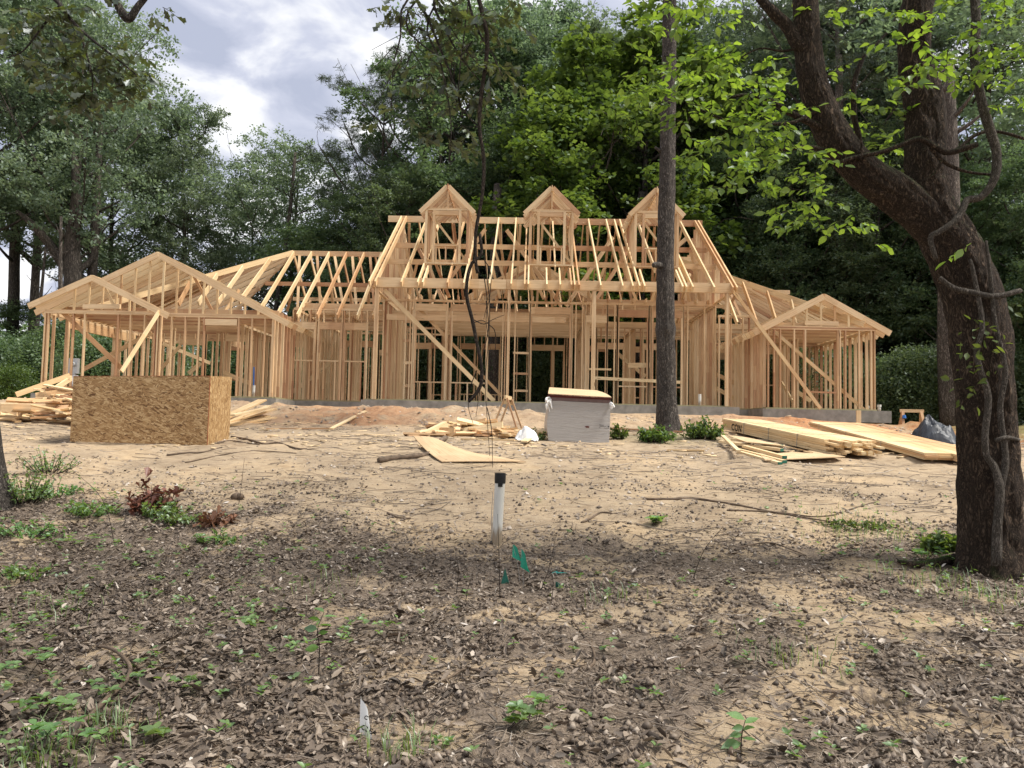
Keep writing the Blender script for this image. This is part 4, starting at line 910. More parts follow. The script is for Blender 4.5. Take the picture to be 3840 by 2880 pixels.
m.tube([atD(2075, 560, YT), atD(2010, 482, YT), atD(1935, 418, YT - .08), atD(1868, 372, YT - .12), atD(1815, 318, YT - .15), atD(1775, 240, YT - .16), atD(1752, 160, YT - .16), atD(1742, 70, YT - .16), atD(1738, -30, YT - .16), atD(1715, -250, YT - .2), atD(1690, -520, YT - .5)],
       [.20, .205, .19, .172, .160, .150, .138, .128, .120, .09, .05], 90, noise=.10, sub=22, ridge=.075, af=2.2)
m.build('trunk', BARK_R, lt, smooth=True)
m = MB(); Yb2 = YT - .2
def br(pts, r0, r1, Y=Yb2, dy=0): 
    n_ = len(pts); m.tube([atD(a, b, Y + dy * i / max(1, n_ - 1)) for i, (a, b) in enumerate(pts)], list(np.linspace(r0, r1, n_)), 9, noise=.15, sub=4)
br([(1752, 118), (1722, 92), (1700, 55), (1668, 25), (1640, -5), (1600, -60)], .085, .03)
br([(1790, 285), (1745, 262), (1700, 240), (1660, 215), (1610, 205), (1572, 212)], .038, .014, dy=-.3)
br([(1795, 330), (1750, 318), (1700, 322), (1660, 330)], .03, .012, dy=-.3); br([(1772, 235), (1720, 262), (1660, 268), (1580, 262), (1500, 232)], .022, .008, dy=-.5)
br([(2110, 312), (2050, 330), (2020, 318), (1985, 300), (1950, 312), (1905, 328), (1845, 340), (1812, 352)], .028, .02, YT - .32); br([(1858, 345), (1862, 318), (1858, 285)], .02, .008, YT - .32)
br([(2010, 318), (2040, 350), (2085, 370), (2150, 378)], .022, .012, YT - .3); br([(2035, 345), (2020, 375), (1995, 392)], .016, .01, YT - .3)
br([(1842, 338), (1855, 300), (1845, 250), (1845, 180), (1862, 130), (1868, 118)], .035, .02, YT + .3); br([(1745, 100), (1690, 110), (1640, 105), (1590, 130)], .015, .006)
br([(2060, 330), (2110, 290), (2160, 285), (2230, 305)], .022, .014, YT - .1)
m.build('branch', BARK_R, lt, smooth=True)
# bright hanging leaf sprays of the leaning tree
def sprays(anchors, n_tw, tw_len, n_lf, lf, seed, drop=.4, V=LEAFV, spread=.25, out=None, twr=.004):
    r = np.random.RandomState(seed); C = []; D_ = []; 
    for a, wgt in anchors:
        for k_ in range(max(1, int(n_tw * wgt))):
            p = np.array(a) + r.normal(size=3) * np.array([spread, spread * .8, spread * .7]); an = r.rand() * 6.28; d = np.array([np.cos(an), np.sin(an), -drop + r.normal() * .25]); d /= np.linalg.norm(d)
            L = tw_len * r.uniform(.5, 1.2); e = p + d * L; mid = (p + e) / 2 + np.array([0, 0, .06 * L])
            if out is not None: out.tube([p, mid, e], [twr, twr * .8, twr * .4], 4, sub=2, cap=False)
            for q in range(n_lf):
                f_ = (q + .6) / n_lf; c = p * (1 - f_) ** 2 + 2 * f_ * (1 - f_) * mid + e * f_ ** 2; sdv = np.cross(d, (0, 0, 1)) * (1 if q % 2 else -1); dd = d * .6 + sdv * .9 + np.array([0, 0, -.35]) + r.normal(size=3) * .28
                if q == n_lf - 1: dd = d + r.normal(size=3) * .2
                C.append(c); D_.append(dd)
    return np.array(C), np.array(D_)
A = []
def ad(x, y, w_=1., Y=7.): A.append((atD(x, y, Y), w_))
for x, y, w_, Y in [(1360, 175, .8, 7.2), (1405, 165, 1.2, 7), (1450, 150, 1, 7), (1500, 200, 1.2, 7), (1380, 205, 1, 6.9), (1440, 195, 1.2, 6.8), (1470, 235, .9, 7), (1520, 160, 1.3, 7), (1560, 130, 1.3, 7.2), (1590, 170, 1.3, 7.2), (1540, 100, .9, 7.2), (1520, 60, .6, 7.3), (1640, 180, 1.2, 7.1), (1610, 215, 1.1, 7), (1570, 250, 1.1, 7), (1500, 262, .7, 7), (1640, 250, 1.2, 7), (1690, 235, 1.2, 7.1),
                    (1665, 300, 1.2, 7), (1620, 300, 1, 6.9), (1580, 320, 1, 6.8), (1545, 345, 1.1, 6.7), (1560, 395, .7, 6.7), (1600, 270, 1, 7), (1640, 340, .6, 6.9), (1700, 330, 1.1, 6.9), (1720, 380, 1.2, 6.8), (1730, 420, 1.1, 6.7), (1705, 455, .9, 6.7), (1740, 470, .8, 6.7), (1620, 385, .7, 6.7), (1880, 500, .001, 6.6),
                    (1865, 500, .5, 6.4), (1780, 300, .7, 7.9), (1825, 255, 1, 8), (1860, 250, .8, 8), (1850, 200, .5, 8), (1890, 330, 1, 8.1), (1920, 290, .7, 8), (1950, 270, .6, 8), (1900, 350, .8, 8.2), (1770, 180, .5, 8), (1400, 20, 1.2, 7), (1440, 40, .8, 7), (1380, 40, .6, 7), (1500, 15, .9, 7.2), (1550, 20, .6, 7.2), (1830, 30, .6, 7.5), (1870, 12, .8, 7.5), (1700, 160, .8, 7.6),
                    (1960, 130, 1.1, 6.6), (1985, 105, 1., 6.5), (1935, 50, 1, 6.8), (1960, 165, .7, 6.5), (2080, 20, 1, 7), (2130, 60, 1.2, 7), (2160, 120, 1.2, 7), (2195, 95, 1.1, 7), (2150, 160, 1, 7), (2180, 190, .9, 6.8), (2110, 145, .7, 7), (2120, 520, .2, 6.6), (2190, 30, .9, 7), (1400, -40, 1, 7), (1600, -30, 1, 7.2), (1800, -40, 1.4, 7.4), (2000, -60, 1.5, 7), (2150, -60, 1.5, 7)]: ad(x, y, w_ * 1.0, Y)
tw = MB(); C, D_ = sprays(A, 6.4, .27, 7, .098, 21, .35, out=tw, spread=.14)
# the crown goes on above the frame and shades the ground beneath
r = np.random.RandomState(31); CC = []; DD = []
for k_ in range(120):
    c = np.array([r.uniform(.6, 8.5), r.uniform(2.5, 11.5), 0]); c[2] = 1.5 + .60 * c[1] + 1.3 + 4 * r.rand()
    n_ = 44; CC.append(c + r.normal(size=(n_, 3)) * np.array([.55, .55, .3])); DD.append(r.normal(size=(n_, 3)) * (1, 1, .3))
V1 = leaves(C, D_, .092, 5); V2 = leaves(np.vstack(CC), np.vstack(DD), .125, 6); V = np.concatenate([V1, V2]); T = np.r_[r.uniform(.2, 1, len(V1)), r.uniform(0, .8, len(V2))]
tw.build('twigs', TWIGM, lt); leaf_link('foliage', quads_mesh('foliage', V, len(LEAFV), T, LEAFF, True), LF_R, lt)
# vines on the leaning tree (they would stay when the tree is pushed only with it, but hang free of it)
vn1 = thing('climbing_vine', tuple(atD(2150, 1215, 7.32)), 'thick grey woody vine twisting up the front of the leaning tree', 'vine')
m = MB(); m.tube([atD(a, b, c) for a, b, c in [(2152, 1222, 7.31), (2155, 1130, 7.31), (2160, 1060, 7.31), (2148, 1010, 7.33), (2132, 985, 7.33), (2128, 940, 7.31), (2135, 860, 7.31), (2118, 800, 7.30), (2110, 760, 7.32), (2122, 700, 7.30), (2105, 600, 7.31), (2095, 560, 7.30)]], [.045, .042, .04, .034, .03, .03, .03, .028, .026, .024, .02, .016], 9, noise=.15)
m.tube([atD(a, b, c) for a, b, c in [(2160, 1060, 7.34), (2172, 1000, 7.34), (2168, 950, 7.34), (2160, 880, 7.35), (2172, 800, 7.31), (2150, 700, 7.31), (2140, 600, 7.30), (2130, 520, 7.33)]], [.035, .032, .028, .026, .024, .02, .018, .012], 8, noise=.15)
m.tube([atD(a, b, c) for a, b, c in [(2150, 952, 7.32), (2175, 945, 7.31), (2200, 950, 7.5)]], [.022, .02, .018], 7, noise=.1)
m.build('stem', VINEM, vn1, smooth=True)
r = np.random.RandomState(61); C = np.vstack([np.array(atD(a, b, 7.28)) + r.normal(size=(k_, 3)) * (.09, .04, .06) for a, b, k_ in [(2090, 760, 9), (2110, 790, 9), (2080, 800, 6), (2130, 720, 10), (2110, 700, 5), (2090, 870, 6), (2075, 850, 4), (2150, 745, 6), (2195, 660, 5)]]); D_ = r.normal(size=C.shape) + (0, -.3, -.3)
leaf_link('foliage', quads_mesh('foliage', leaves(C, D_, .085, 9), len(LEAFV), r.rand(len(C)), LEAFF, True), LF_C, vn1)
vn2 = thing('hanging_vine', tuple(atD(2075, 480, 7.32)), 'long rope-like vine looping down from above past the right stem of the leaning tree', 'vine')
m = MB(); m.tube([atD(a, b, c) for a, b, c in [(2100, -80, 7.3), (2108, 40, 7.3), (2106, 130, 7.3), (2118, 210, 7.3), (2135, 270, 7.3), (2152, 330, 7.3), (2148, 385, 7.3), (2120, 425, 7.32), (2090, 432, 7.34), (2078, 455, 7.31), (2060, 480, 7.30), (2030, 500, 7.31), (2010, 515, 7.33), (2022, 560, 7.33)]], [.042, .042, .042, .042, .042, .042, .04, .036, .034, .032, .03, .028, .026, .02], 10, noise=.14)
m.tube([atD(a, b, c) for a, b, c in [(2030, 600, 7.32), (2060, 622, 7.32), (2100, 632, 7.3), (2150, 640, 7.3), (2205, 628, 7.32)]], [.02, .026, .03, .03, .024], 8, noise=.15); m.build('stem', VINEM, vn2, smooth=True)

# oak at the left edge, its big limb passes above the picture and carries the hanging twigs
ok = thing('oak_tree', (-6.52, 9.4, gz(-6.52, 9.4)), 'near oak with trunk cut by the left frame edge and branches hanging in from above', 'tree')
m = MB(); z0_ = gz(-6.52, 9.4); m.tube([(-6.48, 9.4, z0_ - .2), (-6.62, 9.4, z0_ + .5), (-6.78, 9.4, z0_ + 1.3), (-7.15, 9.4, z0_ + 3), (-7.6, 9.2, 7), (-7.6, 9, 10)], [.21, .17, .155, .15, .14, .06], 18, noise=.1, flare=lambda l, th: 1 + .5 * np.exp(-l / .25))
m.build('trunk', BARK_MID, ok, smooth=True)
m = MB(); m.tube([(-7.6, 9.3, 7.6), (-5.2, 8.4, 7.5), (-3.2, 7.4, 6.9), (-1.4, 6.8, 6.3), (.8, 6.4, 5.6), (2.2, 6.2, 5.3)], [.14, .12, .10, .085, .06, .03], 12, noise=.1)
m.tube([(-4.3, 7.9, 7.2), atD(232, -60, 6.4), atD(254, 8, 6.4), atD(268, 34, 6.4), atD(280, 40, 6.4), atD(298, 14, 6.4), atD(318, -12, 6.4), atD(350, -80, 6.3)], [.055, .045, .036, .036, .034, .028, .024, .02], 10, noise=.10)
m.tube([(-4.6, 8.0, 7.3), atD(95, -70, 6.8), atD(130, 10, 6.7), atD(170, 60, 6.6), atD(230, 110, 6.5), atD(300, 165, 6.5)], [.04, .028, .02, .014, .010, .005], 7, noise=.1)
m.tube([atD(170, 60, 6.6), atD(185, 110, 6.6), atD(200, 170, 6.6), atD(195, 235, 6.6)], [.012, .010, .008, .004], 6); m.tube([atD(130, 10, 6.7), atD(90, 60, 6.7), atD(50, 110, 6.7), atD(15, 125, 6.7)], [.012, .01, .007, .004], 6)
hub = (-.55, 6.6, 5.75)
for pts, a in [([(905, -20), (925, 40), (945, 90), (985, 190), (1000, 250)], .012), ([(880, 0), (865, 80), (850, 140), (848, 190)], .008), ([(940, -10), (960, 60), (1000, 130), (1050, 190)], .010), ([(900, 0), (880, 60), (930, 110), (990, 140)], .008),
               ([(1010, -20), (1030, 60), (1060, 110), (1085, 165)], .010), ([(925, 40), (950, 130), (968, 215), (975, 290), (968, 355)], .007), ([(990, 190), (1005, 240), (1035, 280), (1060, 330)], .004)]:
    m.tube([np.array(hub)] + [atD(x_, y_, 6.6) for x_, y_ in pts], [a * 1.6] + list(np.linspace(a * 1.3, a * .4, len(pts))), 6)
for xa_, ya_ in ((880, 20), (905, 60), (890, 110), (960, 40), (1020, 90), (850, 100), (930, 160)):
    for _ in range(3): m.tube([atD(xa_, ya_, 6.6), atD(xa_ + rt.uniform(-40, 40), ya_ + rt.uniform(10, 50), 6.6 + rt.uniform(-.3, .3)), atD(xa_ + rt.uniform(-80, 80), ya_ + rt.uniform(30, 110), 6.6 + rt.uniform(-.3, .3))], [.006, .004, .002], 4)
m.build('branch', BARK_MID, ok, smooth=True)
A = [(atD(x_, y_, Y_), w_) for x_, y_, w_, Y_ in [(40, 110, .8, 6.7), (75, 125, 1, 6.7), (110, 90, .8, 6.7), (120, 150, 1, 6.6), (165, 120, 1.3, 6.6), (200, 95, 1, 6.6), (150, 180, .9, 6.6), (190, 160, 1.2, 6.6), (195, 205, 1.1, 6.6), (185, 235, .7, 6.6), (235, 140, 1.3, 6.6), (265, 170, 1.2, 6.5), (290, 150, 1.0, 6.5), (300, 180, .8, 6.5), (240, 100, .9, 6.5), (140, 40, 1, 6.7), (90, 20, 1.2, 6.7), (170, 15, .8, 6.6), (60, 60, .6, 6.8),
     (240, 10, .4, 6.4), (340, 8, .4, 6.4), (860, 15, .9, 6.6), (880, 0, .9, 6.6), (960, 10, 1.2, 6.6), (1000, 20, 1.2, 6.6), (1040, 40, .9, 6.6), (1080, 20, .9, 6.6), (940, 60, .7, 6.6), (990, 70, .9, 6.6), (1070, 80, .7, 6.6), (1060, 140, 1, 6.6), (1085, 165, .8, 6.6), (1020, 110, .7, 6.6), (960, 120, .6, 6.6), (900, 150, .5, 6.6), (860, 175, .4, 6.6), (930, 190, .5, 6.6), (975, 200, .8, 6.6), (1000, 215, .7, 6.6), (1040, 195, .6, 6.6),
     (870, 260, .4, 6.6), (940, 270, .35, 6.6), (990, 300, .5, 6.6), (975, 330, .4, 6.6), (915, 290, .2, 6.6), (930, 235, .2, 6.6)]]
tw = MB(); C, D_ = sprays(A, 6, .20, 8, .085, 41, .5, out=tw, spread=.10, twr=.003)
r = np.random.RandomState(33); CC = []; DD = []
for k_ in range(90):
    c = np.array([r.uniform(-9.5, 1.5), r.uniform(2.0, 10.5), 0]); c[2] = 1.5 + .60 * c[1] + 1.5 + 3.5 * r.rand()
    CC.append(c + r.normal(size=(46, 3)) * np.array([.5, .5, .28])); DD.append(r.normal(size=(46, 3)) * (1, 1, .3))
V1 = leaves(C, D_, .100, 15, OAKV); V2 = leaves(np.vstack(CC), np.vstack(DD), .12, 16, OAKV); T = np.r_[r.uniform(0, 1, len(V1)), r.uniform(0, .7, len(V2))]
tw.build('twigs', TWIGM, ok); leaf_link('foliage', quads_mesh('foliage', np.concatenate([V1, V2]), len(OAKV), T, OAKF, True), LF_O, ok)
# hanging bare vine in the middle
hv = thing('hanging_vine', tuple(atD(1020, 865, 6.5)), 'long dark bare vine hanging down in front of the middle of the house', 'vine'); m = MB()
m.tube([(.2, 6.5, 5.75)] + [atD(x_, y_, 6.5) for x_, y_ in [(1040, -60), (1040, 20), (1052, 75), (1050, 130), (1038, 220), (1036, 280), (1045, 345), (1042, 420), (1028, 500), (1027, 560), (1032, 590)]] , [.016, .019, .019, .019, .018, .017, .016, .016, .015, .015, .014, .014][:12], 8, noise=.12)
m.tube([atD(x_, y_, 6.5) for x_, y_ in [(1036, 505), (1040, 548), (1020, 568), (1010, 600), (1008, 640), (1020, 690), (1030, 740), (1040, 790), (1040, 825), (1030, 848), (1012, 868)]], [.014, .013, .014, .015, .015, .015, .015, .014, .015, .015, .013], 8, noise=.12)
m.build('stem', TWIGM, hv, smooth=True); m = MB()
for pts in ([(1045, 548), (1052, 600), (1058, 660), (1055, 740), (1048, 820), (1052, 900), (1058, 985)], [(1046, 560), (1060, 590), (1058, 640), (1050, 690), (1060, 760)], [(1022, 690), (1045, 700), (1065, 690), (1090, 680)], [(1050, 650), (1055, 710), (1040, 780), (1035, 850), (1028, 900)], [(1055, 700), (1070, 720), (1068, 790)], [(1052, 880), (1062, 930), (1064, 1010)], [(1018, 700), (1040, 692), (1058, 702)], [(1046, 600), (1052, 650), (1045, 690)], [(1030, 800), (1015, 840), (1012, 880), (1022, 915)]):
    m.tube([atD(x_, y_, 6.5 + .02 * k_) for k_, (x_, y_) in enumerate(pts)], list(np.linspace(.0045, .002, len(pts))), 4)
m.build('tendrils', TWIGM, hv)
#@@PART4
# ------------------------------------------------------------------ things lying about the site
def gnd(u, v):
    """where the sight line through (u, v) of the survey picture meets the ground"""
    d = _CR @ np.array([u - 1920., -(v - 1440.), -2885.]); d = d / d[1]; y0 = 1.5
    ys = np.arange(2, 60, .02); hit = EYE + d[2] * ys <= ground(d[0] * ys, ys); y = ys[np.argmax(hit)] if hit.any() else 59.
    return np.array([d[0] * y, y, gz(d[0] * y, y)])
def gD(x, y): return gnd(x * 1.736, y * 1.736)
def tagm(o, lab, cat, group=None): return tag(o, lab, cat, group)
rs = np.random.RandomState(99)
# oriented strand board crate
t = thing('strand_board_crate', (-7.0, 14.4, 1.12), 'big open crate of brown oriented strand board standing on the sand left of centre', 'crate')
def panel(c4_, thk, mat, name, par, tone=.5):
    """c4_: four corners (bl, br, tr, tl); thickness goes to the back"""
    c = np.array(c4_, float); nrm = np.cross(c[1] - c[0], c[3] - c[0]); nrm /= np.linalg.norm(nrm); b = c - nrm * thk
    W = np.linalg.norm(c[1] - c[0]); Hh = np.linalg.norm(c[3] - c[0]); q = [(0, 0), (W, 0), (W, Hh), (0, Hh)]
    V = np.vstack([c, b]); F = [(0, 1, 2, 3), (7, 6, 5, 4), (0, 4, 5, 1), (1, 5, 6, 2), (2, 6, 7, 3), (3, 7, 4, 0)]; uv = []
    for f in F: uv += [(q[i % 4][0] + (.012 if i > 3 else 0), q[i % 4][1] + (.012 if i > 3 else 0)) for i in f]
    m = MB(); m.add(V, F, tone, uv); return m.build(name, mat, par)
cb_ = [np.array(p) for p in ((-8.27, 13.80, 1.11), (-5.77, 13.80, 1.09), (-5.84, 15.02, 1.17), (-8.33, 15.02, 1.17))]; hh = [1.18, 1.255, 1.24, 1.2]
ct_ = [c + (0, 0, h) for c, h in zip(cb_, hh)]
panel((cb_[0], cb_[1], ct_[1], ct_[0]), .012, OSB, 'front_panel', t); panel((cb_[1] + (-.013, .014, 0), cb_[2], ct_[2], ct_[1] + (-.013, .014, 0)), .012, OSBV, 'side_panel', t)
panel((cb_[2] + (-.02, -.0, 0), cb_[3], ct_[3], ct_[2] + (-.02, 0, 0)), .012, OSB, 'back_panel', t); panel((cb_[3] + (.01, -.014, 0), cb_[0] + (.01, .014, 0), ct_[0] + (.01, .014, 0), ct_[3] + (.01, -.014, 0)), .012, OSBV, 'side_panel', t)
m = MB(); m.board(cb_[1] + (.004, .008, .01), ct_[1] + (.004, .008, 0), .006, .014, (0, 1, 0), .5); m.board(ct_[0] + (0, .006, .003), ct_[1] + (0, .006, .003), .006, .014); m.build('painted_edge', mat_simple('red_brown_edge', (.28, .07, .03), .7), t)
m = MB(); m.board(ct_[0] + (.1, 1.0, .01), ct_[0] + (1.0, 1.02, .02), .05, .12, tone=.2); m.build('inner_board', WOODB, t)

# wrapped stack of siding sheets
t = thing('wrapped_sheet_stack', (1.02, 16.3, 1.12), 'pallet stack of sheets in grey stretch wrap with bare plywood on top', 'package')
bm_ = MB(); NXs, NZs = 14, 16; x0_, x1_, y0_, y1_, zb_, zt_ = .41, 1.63, 15.2, 17.55, 1.10, 2.08
per = []
def ring(z):
    f_ = (z - zb_) / (zt_ - zb_); sh = .022 * math.sin(f_ * 3.1) - .028 * (1 - f_) ** 3; pts = []
    X0, X1 = x0_ - sh * .5 + .015 * math.sin(f_ * 9), x1_ + sh * .3 - .02 * (1 - f_); n_ = 10
    for i in range(n_): pts.append((X0 + (X1 - X0) * i / n_, y0_ - .012 * math.sin(math.pi * i / n_)))
    for i in range(n_): pts.append((X1 + .01 * math.sin(math.pi * i / n_), y0_ + (y1_ - y0_) * i / n_))
    for i in range(n_): pts.append((X1 - (X1 - X0) * i / n_, y1_))
    for i in range(n_): pts.append((X0, y1_ - (y1_ - y0_) * i / n_))
    return [(a, b, z + (a - x0_) * -.03 + rs.normal() * .002) for a, b in pts]
V = []; 
for k_ in range(NZs + 1): V += ring(zb_ + (zt_ - zb_) * k_ / NZs)
F = [(k_ * 40 + i, k_ * 40 + (i + 1) % 40, (k_ + 1) * 40 + (i + 1) % 40, (k_ + 1) * 40 + i) for k_ in range(NZs) for i in range(40)] + [tuple(NZs * 40 + i for i in range(40))]
bm_.add(V, F, .5, [(0, 0)] * sum(len(f) for f in F)); bm_.build('stretch_wrap', WRAP, t, smooth=False)
MAUVE = mat_simple('mauve_sheet_edges', (.19, .125, .115), .7, 14, .12)
for i in range(6):
    z = zt_ + .004 + .0155 * i; dx = rs.uniform(-.006, .006); m = MB(); m.board((x0_ + dx - .004, 16.37, z + .008), (x1_ + dx + .004, 16.37, z + .008 - .036), .013, 2.36, (0, 0, 1)); m.build('sheet', MAUVE if i < 4 else MAROON, t)
m = MB(); m.board((x0_ - .01, 16.35, zt_ + .105), (x1_ + .02, 16.35, zt_ + .062), .012, 2.42, (0, 0, 1), .1); m.build('sheet', MAROON, t)
# lifted plywood sheet on top, slanting up to the back
V = []; 
for i in range(7):
    for sx in (0, 1):
        f_ = i / 6; V.append(((x0_ - .012 + .09 * f_) if sx == 0 else x1_ + .015 - .10 * f_ ** 2, 15.16 + 2.3 * f_, zt_ + .135 - .047 * sx + .30 * f_ - .05 * f_ ** 2))
V2_ = [(a, b, c - .012) for a, b, c in V]; F = [(2 * i, 2 * i + 1, 2 * i + 3, 2 * i + 2) for i in range(6)] + [(14 + 2 * i, 14 + 2 * i + 2, 14 + 2 * i + 3, 14 + 2 * i + 1) for i in range(6)] + [(0, 14, 15, 1)] + [(2 * i, 2 * i + 2, 16 + 2 * i, 14 + 2 * i) for i in range(6)] + [(2 * i + 1, 15 + 2 * i, 17 + 2 * i, 2 * i + 3) for i in range(6)]
m = MB(); m.add(V + V2_, F, .15, None); m.build('top_sheet', PLY, t)
def tuft(px, py, n_, sc_):
    m = MB()
    for _ in range(n_):
        p = np.array(at(px, py, 15.15)) + rs.normal(size=3) * (.02, .03, .02); q = p + np.array([rs.uniform(-.06, .04), rs.uniform(-.03, .02), -rs.uniform(.08, .26)]) * sc_; mid = (p + q) / 2 + rs.normal(size=3) * .02
        m.tube([p, mid, q], [.013, .022, .004], 5, noise=.5, sub=3)
    m.build('torn_wrap', WHITEP, t)
tuft(2058, 1492, 12, 1.); tuft(2294, 1512, 7, .6)
for a, b, c, d in ((2246, 1593, 2264, 1595), (2248, 1598, 2273, 1600), (2246, 1604, 2252, 1605), (2265, 1605, 2284, 1606), (2280, 1598, 2284, 1602)):
    m = MB(); m.board(at(a, b, 15.175), at(c, d, 15.175), .007 if b != 1598 or a != 2280 else .02, .002, (0, 0, 1)); m.build('printed_mark', INK, t)
m = MB(); m.add([at(a, b, 15.174) for a, b in ((2192, 1600), (2200, 1597), (2210, 1599), (2209, 1604), (2199, 1604))] , [(0, 1, 2, 3, 4)]); m.build('wrap_tear', MAROON, t)
m = MB(); m.board(at(2062, 1676, 15.1), at(2302, 1692, 15.1), .035, .06); m.board(at(2075, 1670, 15.3) , at(2095, 1665, 16.8), .06, .08); m.build('skid', mat_simple('weathered_wood', (.10, .085, .07), .9, 12, .3), t)
m = MB(); p = [gnd(2030, 1668), gnd(2048, 1676), at(2093, 1682, 14.95), at(2093, 1658, 15.0), at(2060, 1668, 15.05)]; m.add([np.array(q) + (0, 0, .02) for q in p], [(0, 1, 2, 3, 4)]); pc = m.build('plastic_scrap', TARP, None, origin=p[0]); tag(pc, 'torn black plastic scrap at the left foot of the wrapped stack', 'plastic scrap')

# sawhorses
def sawhorse(c, yaw, L, H, lab, mat=WOOD, sp=.24):
    c = np.array(c); t = thing('sawhorse', tuple(c), lab, 'sawhorse'); d = np.array([math.cos(yaw), math.sin(yaw), 0]); n_ = np.array([-d[1], d[0], 0])
    MB().board(c + d * L / 2 + (0, 0, H), c - d * L / 2 + (0, 0, H), .089, .04, tone=.2).build('top_beam', WOODB, t)
    for sx in (-1, 1):
        for sy in (-1, 1):
            MB().board(c + d * sx * L * .38 + n_ * sy * .03 + (0, 0, H - .02), c + d * sx * L * .46 + n_ * sy * sp * 1.25 + (0, 0, -.02), .07, .035, d, tone=.75).build('leg', mat, t)
        MB().board(c + d * sx * L * .40 - n_ * .05 + (0, 0, H - .12), c + d * sx * L * .40 + n_ * .05 + (0, 0, H - .12), .09, .02, tone=.3).build('gusset', WOODB, t)
    return t
p = gnd(1902, 1612); sawhorse((p[0], p[1] + .3, p[2]), rad(82), .9, .76, 'wooden sawhorse seen end on, standing by the scrap left of the wrapped stack')
p = gnd(3420, 1600); p[1] = 22; p[0] = at(3420, 1600, 22)[0]; p[2] = gz(p[0], 22); t = sawhorse(p, rad(-14), .62, .55, 'wooden sawhorse standing on the red clay at the right beside the wood'); 
m = MB(); q = p + np.array([-.27, -.1, .42]); m.tube([q, q + (0, -.02, -.09)], [.045, .055], 8, sub=1); o = m.build('blue_container', BLUE, None, origin=q); tag(o, 'small blue plastic container hanging on the right sawhorse', 'container'); o.name = 'plastic_container'

# loose boards
def one_board(name, p0, p1, w_, t_, lab, group=None, cat='board', mat=WOODB, up=(0, 0, 1), tone=None):
    m = MB(); m.board(p0, p1, w_, t_, up, tone); o = m.build(name, mat, None, origin=(np.array(p0) + np.array(p1)) / 2); return tag(o, lab, cat, group)
def heap(x0, x1, y0, y1, hmax, n_, lab, group, seed, lmin=.35, lmax=1.3, yaw=.5, prof=None, wmin=.089):
    r = np.random.RandomState(seed)
    for i in range(n_):
        f_ = r.rand() ** .9; x = x0 + (x1 - x0) * r.rand(); y = y0 + (y1 - y0) * r.rand()
        e = 1 - abs((x - x0) / (x1 - x0) * 2 - 1) ** 2.2; hh_ = hmax * e * (.35 + .65 * np.clip((y - y0) / (y1 - y0) * 1.4, 0, 1)); z = gz(x, y) + .02 + hh_ * r.rand() ** .6
        L = r.uniform(lmin, lmax); a = r.normal() * yaw; d = np.array([math.cos(a), math.sin(a), r.normal() * .13 * (1 if hh_ > .1 else .15)]) * L / 2; p = np.array([x, y, z])
        roll = r.normal() * .3 + (np.pi / 2 if r.rand() < .15 else 0); up = np.array([0, math.sin(roll), math.cos(roll)])
        for e_ in (p - d, p + d): 
            g_ = gz(e_[0], e_[1]) + .025
            if e_[2] < g_: e_[2] = g_
        a0, a1 = p - d, p + d
        a0[2] = max(a0[2], gz(a0[0], a0[1]) + .025); a1[2] = max(a1[2], gz(a1[0], a1[1]) + .025)
        one_board('scrap_board', a0, a1, .038, r.choice([.089, .14, .14, .184]), lab, group, 'board', WOODB if r.rand() < .7 else WOOD, up, tone=r.rand() ** 1.3)
heap(-12.2, -8.7, 16.4, 18.6, .78, 190, 'pale offcut board in the big scrap heap left of the strand board crate', 'offcut boards in the heap left of the crate', 4)
heap(-2.3, .1, 15.5, 16.6, .24, 70, 'short offcut board in the low scatter between the crate and the wrapped stack', 'offcut boards scattered left of the wrapped stack', 6, .2, .9, .8)
heap(.05, .5, 15.6, 16.2, .16, 7, 'pale offcut board leaning against the left foot of the wrapped stack', 'offcut boards at the foot of the wrapped stack', 8, .4, .8, 1.4)
heap(7.1, 7.9, 14.2, 14.6, .02, 6, 'small offcut on the sand below the near end of the lumber bundles', 'small offcuts below the lumber bundles', 9, .15, .5, .3)
k_ = 0
for (a, b), (c, d), w_, lab in [((930, 905), (590, 930), .2, 'x')][:0]: pass
for i, (a, b, c, d, w_) in enumerate([(860, 1560, 985, 1500, .24), (862, 1578, 1010, 1522, .14), (858, 1600, 1030, 1534, .14), (860, 1592, 960, 1565, .18), (862, 1610, 1005, 1560, .14), (858, 1626, 1030, 1566, .14), (860, 1636, 1025, 1582, .10), (900, 1545, 1005, 1530, .14)]):
    p0 = at(a - 30, b + 12, 17.0 + .1 * (7 - i)); p1 = at(c, d, 19.2 + .1 * (7 - i)); p0[2] = max(p0[2], gz(p0[0], p0[1]) + .03); p1[2] = max(p1[2], gz(p1[0], p1[1]) + .03)
    one_board('long_board', p0, p1, .038, w_, 'long pale board fanned out on the ground right of the strand board crate', 'long boards fanned out right of the crate', tone=rs.rand() * .6)
def lay(name, x0, y0, x1, y1, w_, lab, t_=.03, mat=WOODB, tone=None, lift=.02):
    p0, p1 = gnd(x0, y0), gnd(x1, y1); p0[2] += lift; p1[2] += lift; return one_board(name, p0, p1, t_, w_, lab, None, 'board', mat, (0, 0, 1), tone)
lay('long_board', 1035, 1515, 1185, 1475 + 25, .1, 'single thin board pointing up the dirt bank below the left recess', tone=.1)
lay('long_board', 1000, 1612, 1240, 1610, .08, 'thin reddish board lying on the sand left of the scattered offcuts', mat=WOOD, tone=.9); lay('long_board', 1240, 1612, 1370, 1545, .09, 'pale board running up to the dirt bank below the left recess', tone=.1)
